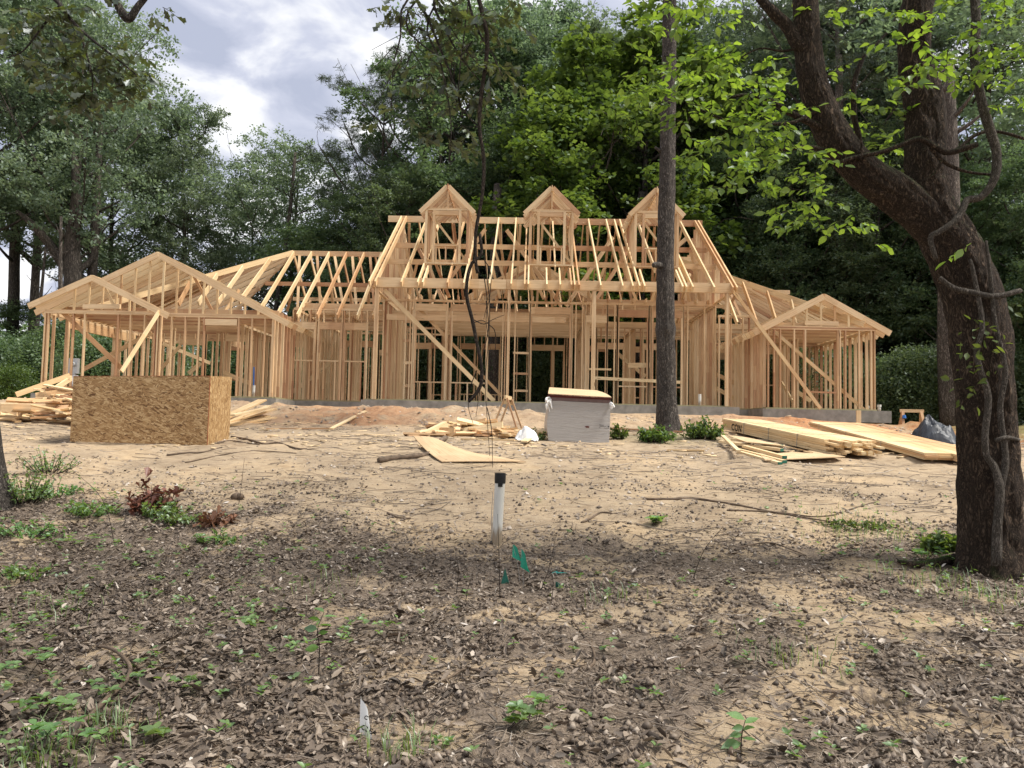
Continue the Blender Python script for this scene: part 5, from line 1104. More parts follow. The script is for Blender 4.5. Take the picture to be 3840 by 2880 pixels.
lay('long_board', 1730, 1650, 1930, 1655, .1, 'straight pale board on the sand in front of the sawhorse', tone=.2); lay('long_board', 2292, 1610, 2560, 1622, .09, 'long reddish board behind the wrapped stack and the straight trunk', mat=WOOD, tone=.9)
lay('short_board', 2502, 1692, 2640, 1694, .1, 'short board lying on the sand right of the straight trunk', mat=WOODB, tone=.3); lay('short_board', 1965, 1672, 2045, 1620, .12, 'pale board propped beside the white paper sack', tone=.05, lift=.08)
b_ = at(1640, 1600, 15.6); one_board('beam_block', at(1592, 1632, 15.6), at(1672, 1592, 15.9), .14, .16, 'thick yellow beam offcut resting on the scattered offcuts', None, 'beam offcut', WOODB, tone=.15)
one_board('leaning_board', at(60, 1480, 20.2), at(262, 1408, 21.2), .14, .038, 'long board leaning up from the scrap heap to the left wall', None, 'board', WOODB, tone=.4)
one_board('leaning_board', at(210, 1455, 20.5), at(268, 1418, 21.4), .14, .038, 'short board leaning behind the long one at the left wall', None, 'board', WOODB, tone=.3)
p = gnd(3220, 1595); one_board('stake', p - (0, 0, .1), p + (0, 0, .40), .12, .038, 'wide upright wooden stake in the red clay below the right gable', None, 'stake', WOODB, (0, 1, 0) if False else (1, 0, 0), tone=.2)

# lumber bundles
def bundle(name, nl, nr, fl_, L, nw, nh, w_, t_, lab, tone, jag, cat='lumber bundle', straps=(.25, .5, .75), lift=.05, mat=WOODB):
    nl, nr, fl_ = map(np.array, (nl, nr, fl_)); d = fl_ - nl; d /= np.linalg.norm(d); far = nl + d * L; s_ = np.cross((0, 0, 1), d); s_ = -s_ if np.dot(s_, nr - nl) < 0 else s_; s_[2] = 0; s_ /= np.linalg.norm(s_); up = np.cross(s_, d); up = up if up[2] > 0 else -up
    t = thing(name, tuple(nl), lab, cat)
    for j in range(nh):
        for i in range(nw):
            wj = rs.normal() * .003; st = nl + d * (rs.uniform(-jag, jag) if jag else rs.uniform(-.03, .03)) + s_ * ((i + .5) * (w_ + .007) + wj) + up * (lift + (j + .5) * (t_ + .004) + rs.normal() * .0015); en = nl + d * (L + rs.uniform(-.05, .05)) + s_ * ((i + .5) * (w_ + .007) + wj) + up * (lift + (j + .5) * (t_ + .004) + rs.normal() * .0015)
            MB().board(st, en, t_, w_, up, tone=float(np.clip(rs.normal(tone, .24), 0, 1))).build('board', mat, t)
    W = nw * (w_ + .007); Hh = nh * (t_ + .004)
    for f_ in straps:
        m = MB(); c = nl + d * L * f_; a, b = c + up * lift - s_ * .004, c + up * (lift + Hh + .004) - s_ * .004; e, g = b + s_ * (W + .008), a + s_ * (W + .008)
        for q0, q1 in ((a, b), (b, e), (e, g)): m.board(q0, q1, .018, .003, d)
        m.build('strap', WIRE, t)
    for f_ in (.12, .85):
        m = MB(); c = nl + d * L * f_; m.board(c - s_ * .05 + up * (lift - .045), c + s_ * (W + .05) + up * (lift - .045), .085, .085); m.build('bearer', WOOD, t)
    return t, nl, d, s_, up, lift, Hh
B1 = bundle('lumber_bundle', gnd(3112, 1715), gnd(3300, 1705), gnd(2772, 1632), 4.75, 10, 6, .089, .038, 'strapped bundle of pale two by fours marked CON with jagged near end', .12, .22)
B2 = bundle('lumber_bundle', gnd(3470, 1738), gnd(3640, 1740), gnd(2975, 1590), 6.0, 5, 3, .235, .038, 'long strapped bundle of wide pinkish planks behind the marked bundle', .62, .10, straps=(.3, .6, .88))
B3 = bundle('lumber_bundle', gnd(3560, 1716), gnd(3700, 1716), gnd(3060, 1562), 6.6, 3, 3, .14, .038, 'narrow loose bundle of pale boards along the right of the pinkish planks', .2, .05, straps=(), lift=.05)
# the painted letters on the side of the marked bundle
t, nl, d, s_, up, lift, Hh = B1
def text_obj(name, body, size, ext, off, sp=1.):
    fc = bpy.data.curves.new(name, 'FONT'); fc.body = body; fc.size = size; fc.extrude = ext; fc.offset = off; fc.space_character = sp
    tmp = bpy.data.objects.new('tmp', fc); COL.objects.link(tmp); bpy.context.view_layer.update(); me = bpy.data.meshes.new_from_object(tmp.evaluated_get(bpy.context.evaluated_depsgraph_get()))
    bpy.data.objects.remove(tmp); me.name = name; me.materials.clear(); me.materials.append(INK); o = bpy.data.objects.new(name, me); COL.objects.link(o); return o
fo = text_obj('painted_letters', 'CON', .22, .001, .004, 1.15); fo.parent = t
base = nl + d * (4.9 * .86) - s_ * .004 + up * (lift + .03)
fo.matrix_local = Matrix.Translation(Vector(base - nl)) @ Matrix((( -d[0], up[0], -s_[0], 0), (-d[1], up[1], -s_[1], 0), (-d[2], up[2], -s_[2], 0), (0, 0, 0, 1)))
# sheets and green ended timbers before the bundles
def sheet(name, corners, lab, lift, tone=.2, mat=PLY, cat='plywood sheet', n_=9, thk=.014):
    c = [np.array(p) for p in corners]; V = []; r = n_ + 1
    for j in range(r):
        for i in range(r):
            u, v = i / n_, j / n_; p = c[0] * (1 - u) * (1 - v) + c[1] * u * (1 - v) + c[2] * u * v + c[3] * (1 - u) * v; p = p + (0, 0, lift(u, v)); V.append(p)
    V = V + [p - (0, 0, thk) for p in V]; K = r * r; F = []; UV = []
    for j in range(n_):
        for i in range(n_):
            a = j * r + i; F += [(a, a + 1, a + 1 + r, a + r), (K + a, K + a + r, K + a + 1 + r, K + a + 1)]
    for i in range(n_): F += [(i, K + i, K + i + 1, i + 1), (n_ * r + i, n_ * r + i + 1, K + n_ * r + i + 1, K + n_ * r + i), (i * r, (i + 1) * r, K + (i + 1) * r, K + i * r), (i * r + n_, K + i * r + n_, K + (i + 1) * r + n_, (i + 1) * r + n_)]
    for f in F: UV += [((q % K) % r / n_ * 2.4, (q % K) // r / n_ * 1.2) for q in f]
    m = MB(); m.add(V, F, tone, UV); o = m.build(name, mat, None, origin=c[0], smooth=False); return tag(o, lab, cat)
sheet('plywood_sheet', (gD(893, 966), gD(955, 1001), gD(1136, 1001), gD(1012, 973)), 'warped weathered plywood sheet lying on the sand in front of the offcuts', lambda u, v: .03 + .16 * (1 - u) ** 2 * (1 - v) + .05 * math.sin(v * 5) * (1 - u) + .03 * v * (1 - v), .5)
sheet('plywood_sheet', (gnd(2728, 1662), gnd(2800, 1690), gnd(3050, 1715), gnd(2880, 1672)), 'upper plywood sheet of the sagging pile left of the marked lumber bundle', lambda u, v: .16 - .10 * v * (1 - .3 * u) + .03 * math.sin(v * 3), .1)
sheet('plywood_sheet', (gnd(2850, 1716), gnd(2870, 1736), gnd(3170, 1732), gnd(3040, 1708)), 'lower plywood sheet lying nearest the marked lumber bundle', lambda u, v: .05 + .04 * v, .3)
for i, (a, b, c, d_, z) in enumerate([(2755, 1690, 2942, 1738, .03), (2790, 1688, 2942, 1730, .07), (2700, 1676, 2932, 1708, .10), (2770, 1700, 2925, 1743, .02), (2745, 1672, 2930, 1700, .13)]):
    p0, p1 = gnd(a, b), gnd(c, d_); p0[2] += z; p1[2] += z; o = one_board('timber', p0, p1, .05, .09, 'square timber with green painted end under the sagging plywood', 'green ended timbers under the plywood', 'timber', tone=rs.rand() * .4)
    dd = (p1 - p0) / np.linalg.norm(p1 - p0); m = MB(); m.board(p1 - dd * .001, p1 + dd * .008, .0505, .0905); e = m.build('painted_end', GREENP, o); 
lay('crossing_board', 2710, 1660, 2770, 1722, .07, 'narrow batten lying across the green ended timbers', tone=.05, lift=.14)
# black sheeting, paper sack, cloth scraps
def crumple(name, c, sx, sy, sz, lab, mat, seed, cat, n_=26, sharp=1.):
    r = np.random.RandomState(seed); c = np.array(c); V = []; o1 = r.rand() * 50
    for j in range(n_ + 1):
        for i in range(n_ + 1):
            u, v = i / n_ * 2 - 1, j / n_ * 2 - 1; rr_ = min(1, math.hypot(u, v)); e = max(0, 1 - rr_ ** 1.5)
            q = float(fbm(u * 2.2 + o1, v * 2.2 + o1, 3)); q2 = abs(float(vn(u * 3 + o1, v * 4.)) - .5) * 2
            x = c[0] + u * sx * (.8 + .4 * float(vn(v * 2 + o1, 3.))); y = c[1] + v * sy * (.8 + .4 * float(vn(u * 2 + o1, 9.)))
            V.append((x, y, gz(x, y) + .012 + sz * (e ** .7 * (.35 + q * 1.1) + .22 * q2 * sharp)))
    F = [(j * (n_ + 1) + i, j * (n_ + 1) + i + 1, (j + 1) * (n_ + 1) + i + 1, (j + 1) * (n_ + 1) + i) for j in range(n_) for i in range(n_)]
    m = MB(); m.add(V, F); o = m.build(name, mat, None, origin=c); sm = o.modifiers.new('thickness', 'SOLIDIFY'); sm.thickness = .004; return tag(o, lab, cat)
p = gD(2040, 968); crumple('plastic_sheeting', p + (0.1, .55, 0), .55, .5, .55, 'crumpled black and silver plastic sheeting behind the leaning tree', TARP, 3, 'plastic sheeting', sharp=.7)
p = gD(1985, 962); crumple('plastic_sheeting', p + (0, .3, 0), .4, .2, .10, 'low black strip of plastic sheeting trailing left of the crumpled heap', TARP, 5, 'plastic sheeting')
p = gnd(1975, 1655); crumple('paper_sack', p + (0, .15, 0), .24, .16, .26, 'crumpled white paper sack leaning on boards left of the wrapped stack', WHITEP, 11, 'paper sack', 10)
p = gnd(2895, 1548); crumple('cloth_scrap', p, .18, .12, .26, 'dark blue cloth scrap standing up by the slab below the right recess', TARP, 12, 'cloth scrap', 8); p = gnd(2815, 1540); crumple('cloth_scrap', p, .28, .1, .05, 'flat black cloth scrap by the slab right of the porch', TARP, 14, 'cloth scrap', 8)

# pipes, meter, flags
p = gnd(1862, 2040); p = np.array([-.30, 8.4, gz(-.3, 8.4)]); t = thing('pipe_stub', tuple(p), 'white plastic pipe with black rubber cap standing upright in the foreground', 'pipe')
m = MB(); tp_ = at(1876, 1786, 8.38); m.tube([p + (-.01, 0, -.1), np.array(tp_) + (0, 0, -.02)], [.055, .055], 28, sub=1); m.build('pipe', PVC, t, smooth=False)
m = MB(); a = np.array(tp_); m.tube([a + (-.001, 0, -.075), a + (0, 0, -.02), a + (0, 0, .035)], [.059, .061, .060], 24, sub=1, noise=.04); m.build('cap', BLACK, t)
m = MB(); m.box((a[0] - .02, a[1] - .066, a[2] - .11), (a[0] + .03, a[1] - .056, a[2] - .06)); m.build('tape', BLACK, t)
m = MB(); m.tube([p + (-.062, -.03, -.05), p + (-.066, -.04, .3), p + (-.058, -.03, .55)], [.003, .003, .003], 5); o = m.build('thin_wire', WIRE, None, origin=p + (-.06, -.03, 0)); tag(o, 'thin wire standing against the left side of the white pipe', 'wire')
def pipe(u, v0, v1, Y, r_, lab, mat=PVC, cap=False):
    a, b = np.array(at(u, v1, Y)), np.array(at(u, v0, Y)); m = MB(); b[0] = a[0]; m.tube([a, b], [r_, r_], 12, sub=1)
    if cap: m.tube([b - (0, 0, .05), b + (0, 0, .02)], [r_ * 1.3, r_ * 1.3], 12, sub=1)
    o = m.build('pipe_stub', mat, None, origin=a); return tag(o, lab, 'pipe')
pipe(2624, 1478, 1522, 25.0 - 1.6, .045, 'short white pipe stub on the porch right of the straight trunk'); pipe(3297, 1520, 1552, 24.6, .05, 'white capped pipe beside the right corner of the slab', cap=True); pipe(3254, 1522, 1545, 26, .05, 'white pipe stub inside the right wing by its last studs')
pipe(951, 1445, 1488, 24.4, .045, 'white pipe sleeve standing on the left wing slab'); m = MB(); a = np.array(at(951, 1450, 24.4)); b = np.array(at(952, 1376, 24.4)); m.tube([a, b], [.022, .022], 8, sub=1); o = m.build('water_pipe', BLUE, None, origin=a); tag(o, 'blue water pipe rising out of the white sleeve in the left wing', 'pipe')
a = np.array(at(269, 1395, 27.5)); t = thing('electric_meter_box', (a[0], 27.5, gz(a[0], 27.5)), 'grey electric meter box on a pedestal seen through the left wing', 'meter box')
m = MB(); m.box(a + (-.19, 0, -.05), a + (.19, .15, .50)); m.build('box', GREYMET, t); m = MB(); m.tube([a + (.05, -.02, .28), a + (.05, -.1, .28)], [.085, .075], 14, sub=1); m.build('meter', GREYMET, t)
m = MB(); m.box(a + (-.1, .03, -1.2), a + (.12, .14, -.051)); m.build('pedestal', GREYMET, t); m = MB(); m.box(a + (.0, -.05, -.45), a + (.26, -.02, -.12)); m.build('notice', WHITEP, t)
def flag(px, py, bx_, by, w_, h, lab, mat, lean=(0, 0), seed=0, twist=.5):
    g = gD(bx_, by); Y = g[1]; c = np.array(atD(px, py, Y)); t = thing('marker_flag', tuple(g), lab, 'marker flag'); r = np.random.RandomState(seed)
    m = MB(); m.tube([g - (0, 0, .05), (g + c) / 2 + (.01, 0, .02), c + (0, 0, h * .55)], [.0018, .0018, .0018], 5); m.build('wire_stem', WIRE, t)
    V = []; n_ = 6
    for j in range(n_ + 1):
        for i in range(n_ + 1):
            u, v = i / n_, j / n_; cut = (1 - .45 * u * (1 - v)); x = c[0] + (u - .0) * w_ * cut * (1 + .2 * v); z = c[2] + h * (.5 - v) - u * h * (.35 + .2 * math.sin(v * 3)); y = c[1] + twist * w_ * math.sin(u * 2.6 + v * 2 + seed) * .5
            V.append((x, y, z))
    F = [(j * 7 + i, j * 7 + i + 1, j * 7 + i + 8, j * 7 + i + 7) for j in range(n_) for i in range(n_)]; m = MB(); m.add(V, F); o = m.build('flag', mat, t, smooth=True); return t, o, c
flag(1107, 1190, 1125, 1262, .085, .11, 'creased green marker flag nearest the white pipe', GREENF, seed=1); flag(1125, 1205, 1130, 1270, .075, .15, 'lower green marker flag right of the one by the pipe', GREENF, seed=2, twist=.7)
flag(1200, 1262, 1207, 1274, .06, .05, 'muddy green marker flag flattened at the ground right of the pipe', GREENP, seed=5)
t, o, c = flag(778, 1545, 792, 1598, .065, .16, 'white marker flag with black lettering near the bottom of the picture', WHITEP, seed=4, twist=.15)
for txt, dz, sz_ in (('CLEA', -.062, .034), ('C', -.014, .026)):
    f = text_obj('lettering', txt, sz_, .0006, .0008); f.parent = o
    f.location = Vector(c + (.006 if txt != 'C' else .02, -.014, dz + .005) - rootloc(o)); f.rotation_euler = (rad(90), rad(25), 0)
g = gD(1088, 1262); m = MB(); m.add([g + (-.03, 0, -.02), g + (.055, .01, -.02), g + (.01, .0, .13), g + (.0, .03, -.02)], [(0, 1, 2), (1, 3, 2), (3, 0, 2)]); o = m.build('plastic_scrap', GREENP, None, origin=g); tag(o, 'pointed grey green plastic scrap below the two green flags', 'plastic scrap')
g = gD(1200, 1240); m = MB()
for k_ in range(5): m.tube([g + rs.normal(size=3) * (.035, .02, .004) + (0, 0, .012) for _ in range(4)], [.003] * 4, 5)
o = m.build('ribbon', mat_simple('teal_ribbon', (.05, .38, .33), .5), None, origin=g); tag(o, 'tangle of teal ribbon on the ground right of the green flags', 'ribbon')
pf = gnd(78, 1478); flag(43, 849, 45, 862, .28, .22, 'small orange red marker flag beside the scrap heap at the left', REDP, seed=3)

# ------------------------------------------------------------------ sticks, logs and roots that stand out
def stick(name, pts, r0, r1, lab, mat=STICK, cat='stick', lift=.0, noise=.2, arch=0.):
    P = [gD(x_, y_) for x_, y_ in pts]; n_ = len(P); P = [p + (0, 0, lift + max(r0, r1) * .6 + arch * math.sin(math.pi * i / (n_ - 1))) for i, p in enumerate(P)]
    m = MB(); m.tube(P, list(np.linspace(r0, r1, n_)), 8, noise=noise, sub=5); o = m.build(name, mat, None, origin=P[0], smooth=True); return tag(o, lab, cat)
dz = lambda L: [((x_ / 1.406) / 1.736, (1700 + y_ / 1.406) / 1.736) for x_, y_ in L]
stick('curved_branch', dz([(515, 1025), (590, 1055), (650, 1120), (684, 1190), (655, 1270), (560, 1360), (470, 1440), (370, 1540), (240, 1650)]), .010, .016, 'long curved bare branch sweeping through the litter at lower left', arch=.05)
stick('curved_branch', dz([(650, 1110), (720, 1145), (800, 1190), (870, 1235)]), .010, .005, 'side branch running right from the curved branch at lower left')
stick('fallen_stick', dz([(440, 1330), (480, 1400), (500, 1450), (508, 1540)]), .008, .006, 'short stick upright in shade beside the curved branch')
stick('fallen_stick', dz([(1160, 1395), (1290, 1455), (1420, 1510), (1560, 1590)]), .007, .006, 'straight pale stick in the litter below the white marker flag'); stick('fallen_stick', dz([(1480, 1659), (1570, 1560)]), .011, .010, 'thick pale stick end at the bottom of the picture left of centre')
stick('fallen_stick', dz([(1260, 1270), (1330, 1400), (1430, 1510)]), .004, .004, 'thin straight twig left of the white marker flag')
stick('root_branch', [(818, 1000), (850, 994), (900, 990), (935, 983), (960, 988), (1000, 992)], .05, .028, 'grey gnarled branch lying along the front edge of the warped plywood sheet'); stick('log', [(930, 975), (945, 962), (962, 950)], .06, .05, 'short grey log at the left corner of the warped plywood sheet')
stick('fallen_stick', [(500, 945), (540, 952), (570, 960), (600, 958), (650, 972), (690, 962)], .022, .012, 'crooked dark branch lying right of the strand board crate'); stick('fallen_stick', [(360, 985), (400, 980), (440, 978), (480, 968)], .02, .012, 'grey branch lying below the strand board crate')
stick('fallen_stick', [(400, 1000), (450, 990), (500, 980), (560, 975), (640, 980)], .012, .008, 'thin dark branch crossing the sand below the crate'); stick('fallen_stick', [(470, 958), (500, 953), (560, 962)], .014, .010, 'dark twig beside the lower right corner of the crate')
q8 = lambda L: [((2350 + x_ / 1.4845) / 1.736, (1400 + y_ / 1.4845) / 1.736) for x_, y_ in L]
stick('fallen_branch', q8([(90, 703), (250, 705), (370, 702), (520, 722), (640, 742), (780, 772), (920, 795), (1020, 812), (1150, 835)]), .018, .008, 'longest thin branch lying across the sand at mid right'); stick('fallen_branch', q8([(560, 768), (700, 772), (860, 780), (1010, 800), (1100, 800), (1180, 788)]), .012, .008, 'thin branch crossing under the longest one at mid right')
stick('fallen_stick', q8([(1220, 770), (1300, 745), (1380, 722)]), .012, .010, 'stick pointing up to the right near the green sprouts at mid right'); stick('fallen_stick', q8([(600, 985), (700, 965), (800, 960), (900, 985), (1000, 1020)]), .010, .006, 'arched dark stick left of the leaning tree', arch=.02)
stick('fallen_stick', q8([(1120, 1260 - 60), (1250, 1170), (1330, 1175)]), .01, .008, 'stick lying in front of the leaning tree root')
q7 = lambda L: [((2400 + x_ / 1.536) / 1.736, (2000 + y_ / 1.536) / 1.736) for x_, y_ in L]
stick('fallen_stick', q7([(235, 785), (290, 735), (360, 690), (440, 665)]), .012, .008, 'dark slanting stick in the litter at lower right of centre'); stick('fallen_stick', q7([(1180, 275), (1290, 310), (1400, 340), (1500, 375)]), .008, .005, 'dark straight stick in front of the leaning tree')
stick('fallen_stick', q7([(1055, 915), (1140, 925), (1230, 925)]), .010, .008, 'pale stick just right of the dark hole'); stick('fallen_stick', q7([(1110, 1075), (1180, 1085), (1240, 1072)]), .011, .010, 'short stout stick below the dark hole')
stick('fallen_stick', q7([(330, 570), (345, 520), (350, 490)]), .013, .013, 'short birch white stick end at centre right'); stick('fallen_stick', q7([(520, 1280), (545, 1220), (580, 1150)]), .014, .012, 'pale stub leaning beside the green seedling at the bottom right')
stick('fallen_stick', q7([(1560, 1250), (1700, 1275), (1800, 1290), (1900, 1300)]), .010, .008, 'long stick at the bottom right corner of the picture'); stick('fallen_stick', q7([(850, 930), (930, 960), (1050, 1015)]), .006, .006, 'thin pale twig bridging the dark hole')
q6 = lambda L: [((1200 + x_ / 1.693) / 1.736, (1900 + y_ / 1.693) / 1.736) for x_, y_ in L]
stick('fallen_stick', q6([(580, 1495), (680, 1470), (790, 1430), (860, 1390), (930, 1345)]), .006, .009, 'long bent stick right of the white marker flag'); stick('fallen_stick', q6([(780, 1120), (850, 1090), (900, 1072), (970, 1065), (1050, 1085), (1120, 1105)]), .006, .009, 'arched root-like stick in bare sand at centre', arch=.02)
stick('fallen_stick', q6([(410, 1260), (480, 1225), (520, 1165)]), .009, .010, 'short grey stick above right of the white marker flag'); stick('fallen_stick', q6([(1600, 730), (1680, 830), (1735, 930), (1740, 1000), (1700, 1040)]), .006, .010, 'thin curving stick through the litter right of centre')
stick('fallen_stick', q6([(1660, 105), (1720, 80), (1780, 45), (1850, 45)]), .013, .012, 'forked grey stick lying right of the white pipe'); stick('fallen_stick', q6([(430, 45), (480, 70), (520, 78), (575, 82)]), .016, .010, 'knobbly brown stick left of the white pipe')
stick('root', [(2090, 1210), (2040, 1222), (1985, 1228), (1940, 1222)], .06, .02, 'root of the leaning tree running left under the litter', BARK_R, 'root')
stick('log', [(505, 1080), (512, 1076), (520, 1079)], .05, .045, 'small round stump of grey wood at the edge of the litter left of centre', cat='stump')
def upright(name, pts, Y, r_, lab, leafs=0, mat=TWIGM, lm=LF_W, seed=1, size=.07):
    t = thing(name, tuple(atD(*pts[0], Y)), lab, 'seedling' if leafs else 'twig'); P = [np.array(atD(x_, y_, Y)) for x_, y_ in pts]; P[0][2] = gz(P[0][0], Y) - .03
    m = MB(); m.tube(P, list(np.linspace(r_, r_ * .4, len(P))), 5); m.build('stem', mat, t)
    if leafs:
        r = np.random.RandomState(seed); Q = np.array(P); f_ = np.linspace(.35, 1, leafs); C = np.array([Q[0] + (np.array([np.interp(a * (len(Q) - 1), range(len(Q)), Q[:, k_]) for k_ in range(3)]) - Q[0]) for a in f_])
        D_ = np.stack([np.where(np.arange(leafs) % 2, 1., -1.), r.normal(size=leafs) * .5, r.uniform(-.2, .3, leafs)], 1); leaf_link('leaf', quads_mesh('leaf', leaves(C, D_, size, seed), len(LEAFV), r.rand(leafs), LEAFF, True), lm, t)
    return t
def dY(x_, y_): return gD(x_, y_)[1]
for pts, lab, n_, sz in [([(688, 1465), (690, 1400), (686, 1360), (700, 1322)], 'tall thin seedling with paired leaves at left of centre', 9, .075), ([(1600, 1625), (1602, 1590), (1610, 1555)], 'green seedling with upright glossy leaves at the bottom right of centre', 7, .09), ([(985, 1285), (990, 1240), (988, 1205)], 'short leafless twig standing left of the white pipe', 0, 0),
                         ([(1495, 1250), (1520, 1190), (1560, 1140)], 'tall thin bare twig leaning right of the green flags', 0, 0), ([(1080, 1290), (1078, 1200), (1075, 1110)], 'thin bare twig standing directly in front of the white pipe', 0, 0), ([(1165, 1275), (1185, 1230), (1200, 1160)], 'dark slanting twig among the green flags', 0, 0),
                         ([(1005, 1300), (1010, 1275), (1018, 1250)], 'short dark twig stub below left of the green flags', 0, 0), ([(515, 1090), (520, 1060), (528, 990)], 'thin upright twig at the small round stump', 0, 0), ([(1190, 1300), (1195, 1268), (1192, 1235)], 'short upright twig below the muddy green flag', 0, 0), ([(250, 1180), (222, 1080), (150, 1010)], 'long arched briar stem at the left', 12, .045)]:
    upright('seedling' if n_ else 'upright_twig', pts, dY(*pts[0]), .004, lab, n_, seed=len(lab), size=sz)
# five-leaved creepers and weeds that can be told apart
def creeper(x_, y_, R, n_, lab, size=.06, mat=LF_W, seed=0, h=.10, name='creeper'):
    g = gD(x_, y_); t = thing(name, tuple(g), lab, 'plant'); r = np.random.RandomState(seed); C = []; D_ = []; m = MB()
    for k_ in range(n_):
        c = g + np.array([r.normal() * R, r.normal() * R, h * r.uniform(.5, 1.2)]); m.tube([g + r.normal(size=3) * (R * .4, R * .4, 0), c], [.0022, .0015], 4, sub=1, cap=False); a0 = r.rand() * 6.28
        for q in range(5): C.append(c); D_.append((math.cos(a0 + q * 1.2), math.sin(a0 + q * 1.2), .12 + r.normal() * .1))
    m.build('stem', TWIGM, t); leaf_link('leaves', quads_mesh('leaves', leaves(np.array(C), np.array(D_), size, seed, flat=2.), len(LEAFV), r.rand(len(C)), LEAFF, True), mat, t); return t
for i, (x_, y_, R, n_, lab, sz, h) in enumerate([(335, 1612, .03, 3, 'five-leaved creeper spread flat at the bottom, left of the white marker flag', .075, .08), (75, 1460, .12, 7, 'pale five-leaved creeper cluster near the left edge', .06, .1), (110, 1540, .08, 6, 'five-leaved creeper in dark litter at the lower left', .06, .08), (215, 1520, .09, 6, 'five-leaved creeper beside the curved branch', .055, .08), (100, 1630, .1, 7, 'grassy green creeper clump in the bottom left corner', .06, .12),
                                               (395, 1510, .07, 5, 'small five-leaved creeper right of the curved branch', .05, .08), (1100, 1580, .06, 5, 'five-leaved creeper at the bottom centre', .06, .10), (1150, 1560, .07, 5, 'pale creeper just right of the bottom centre one', .055, .1), (1412, 1137, .05, 9, 'bright green leafy tuft alone on the sand right of the white pipe', .09, .08), (155, 1190, .1, 9, 'pale green leafy sprouts under the arched briar', .06, .12), (440, 1180, .08, 6, 'light green sprouts right of the brown withered leaves', .06, .1),
                                               (540, 1355, .06, 4, 'lone yellow green sprout left of the tall seedling', .07, .06), (2000, 1215, .10, 9, 'low weeds in front of the leaning tree', .07, .12)]): creeper(x_, y_, R, n_, lab, sz, LF_W, 70 + i, h)
def shrub(x_, y_, R, H, n_, lab, size, mat, seed, dy=0., V=LEAFV, F=LEAFF, name='low_shrub'):
    g = gD(x_, y_); g[1] += dy; g[2] = gz(g[0], g[1]); t = thing(name, tuple(g), lab, 'shrub'); r = np.random.RandomState(seed); C = []; D_ = []; m = MB()
    for k_ in range(n_):
        a = r.rand() * 6.28; q = R * r.rand() ** .5; e = g + np.array([math.cos(a) * q, math.sin(a) * q * .7, H * r.uniform(.3, 1) * (1 - .5 * q / R)]); b = g + np.array([math.cos(a) * q * .4, math.sin(a) * q * .3, 0]); m.tube([b, (b + e) / 2 + r.normal(size=3) * .02, e], [.005, .004, .002], 4, sub=2, cap=False)
        for z in range(9): C.append(b + (e - b) * r.uniform(.3, 1.05)); D_.append(r.normal(size=3) + (0, 0, .1))
    m.build('stem', TWIGM, t); leaf_link('leaves', quads_mesh('leaves', leaves(np.array(C), np.array(D_), size, seed, V), len(V), r.rand(len(C)), F, True), mat, t); return t
shrub(1425, 962, .42, .42, 90, 'bright green bush at the left foot of the straight trunk', .085, LF_C, 1, .4); shrub(1525, 955, .55, .55, 120, 'bright green bush at the right foot of the straight trunk', .085, LF_C, 2, .5); shrub(1340, 955, .25, .4, 40, 'thin weeds against the right side of the wrapped stack', .07, LF_C, 3, .4); shrub(1160, 955, .2, .25, 26, 'grassy weeds behind the paper sack', .06, LF_C, 4, .4)
shrub(2052, 1195, .26, .24, 46, 'fresh green shrub at the left foot of the leaning tree', .085, LF_C, 5, .1); shrub(30, 1100, .42, .6, 80, 'fine leaved bush around the foot of the oak at the left edge', .045, LF_W, 6, .2); shrub(85, 1030, .45, .45, 40, 'airy small leaved sprigs right of the oak at the left edge', .04, LF_W, 7, .2); shrub(180, 1120, .4, .25, 36, 'low light green leafy patch behind the briar', .06, LF_W, 8, .1)
shrub(470, 985 + 150, .26, .18, 16, 'rust brown withered leaves low in the litter', .10, LF_BR, 9, 0, OAKV, OAKF, 'withered_branch'); t = shrub(325, 1112, .30, .52, 24, 'cut branch with hanging dark red-brown withered leaves at left', .13, LF_BR, 10, 0, OAKV, OAKF, 'withered_branch'); shrub(355, 1118, .32, .30, 30, 'green leafed shoots mixed into the withered branch', .07, LF_W, 11)
shrub(60, 1160, .5, .22, 34, 'low green weeds in the litter below the oak at the left edge', .05, LF_W, 21); shrub(120, 1075, .45, .30, 30, 'airy pale green weeds between the oak and the withered branch', .05, LF_W, 22)
shrub(400, 1130, .35, .20, 24, 'green sprouts just right of the withered branch', .05, LF_W, 23); shrub(35, 1250, .4, .16, 26, 'dark green low weeds at the left edge below the oak', .05, LF_W, 24); shrub(470, 1175, .3, .16, 18, 'pale sprouts below the rust brown withered leaves', .05, LF_W, 25)
shrub(1850, 1140, .5, .10, 40, 'patch of fresh green sprouts on the sand left of the leaning tree', .05, LF_C, 12)

# ------------------------------------------------------------------ litter nobody could count
r = np.random.RandomState(123)
def scatter(n_, y0, y1, pw=1., dens=None, xm=.72):
    y = y0 + (y1 - y0) * r.rand(n_) ** pw; x = (r.rand(n_) * 2 - 1) * (y * xm + .4); k_ = np.ones(n_, bool) if dens is None else r.rand(n_) < dens(x, y); return x[k_], y[k_]
def litter_d(x, y): return np.clip(humus(x, y) ** .9 * (.22 + .66 * sstep(.3, -2.0, x) + .45 * sstep(2.6, 4.5, x) * sstep(5, 6.5, y)) * (.35 + 1.0 * sstep(.38, .62, fbm(x * 3.1, y * 4.2, 3))) + .05 * sstep(10, 8.5, y) + .01, 0, 1)
x, y = scatter(210000, 2.6, 12.5, .95, litter_d); n_ = len(x); z = ground(x, y)
size = (.014 + .058 * r.rand(n_) ** 2.0) * np.where(y < 6, 1, .85); a = r.rand(n_) * 6.28; tilt = r.normal(size=(n_, 2)) * .38
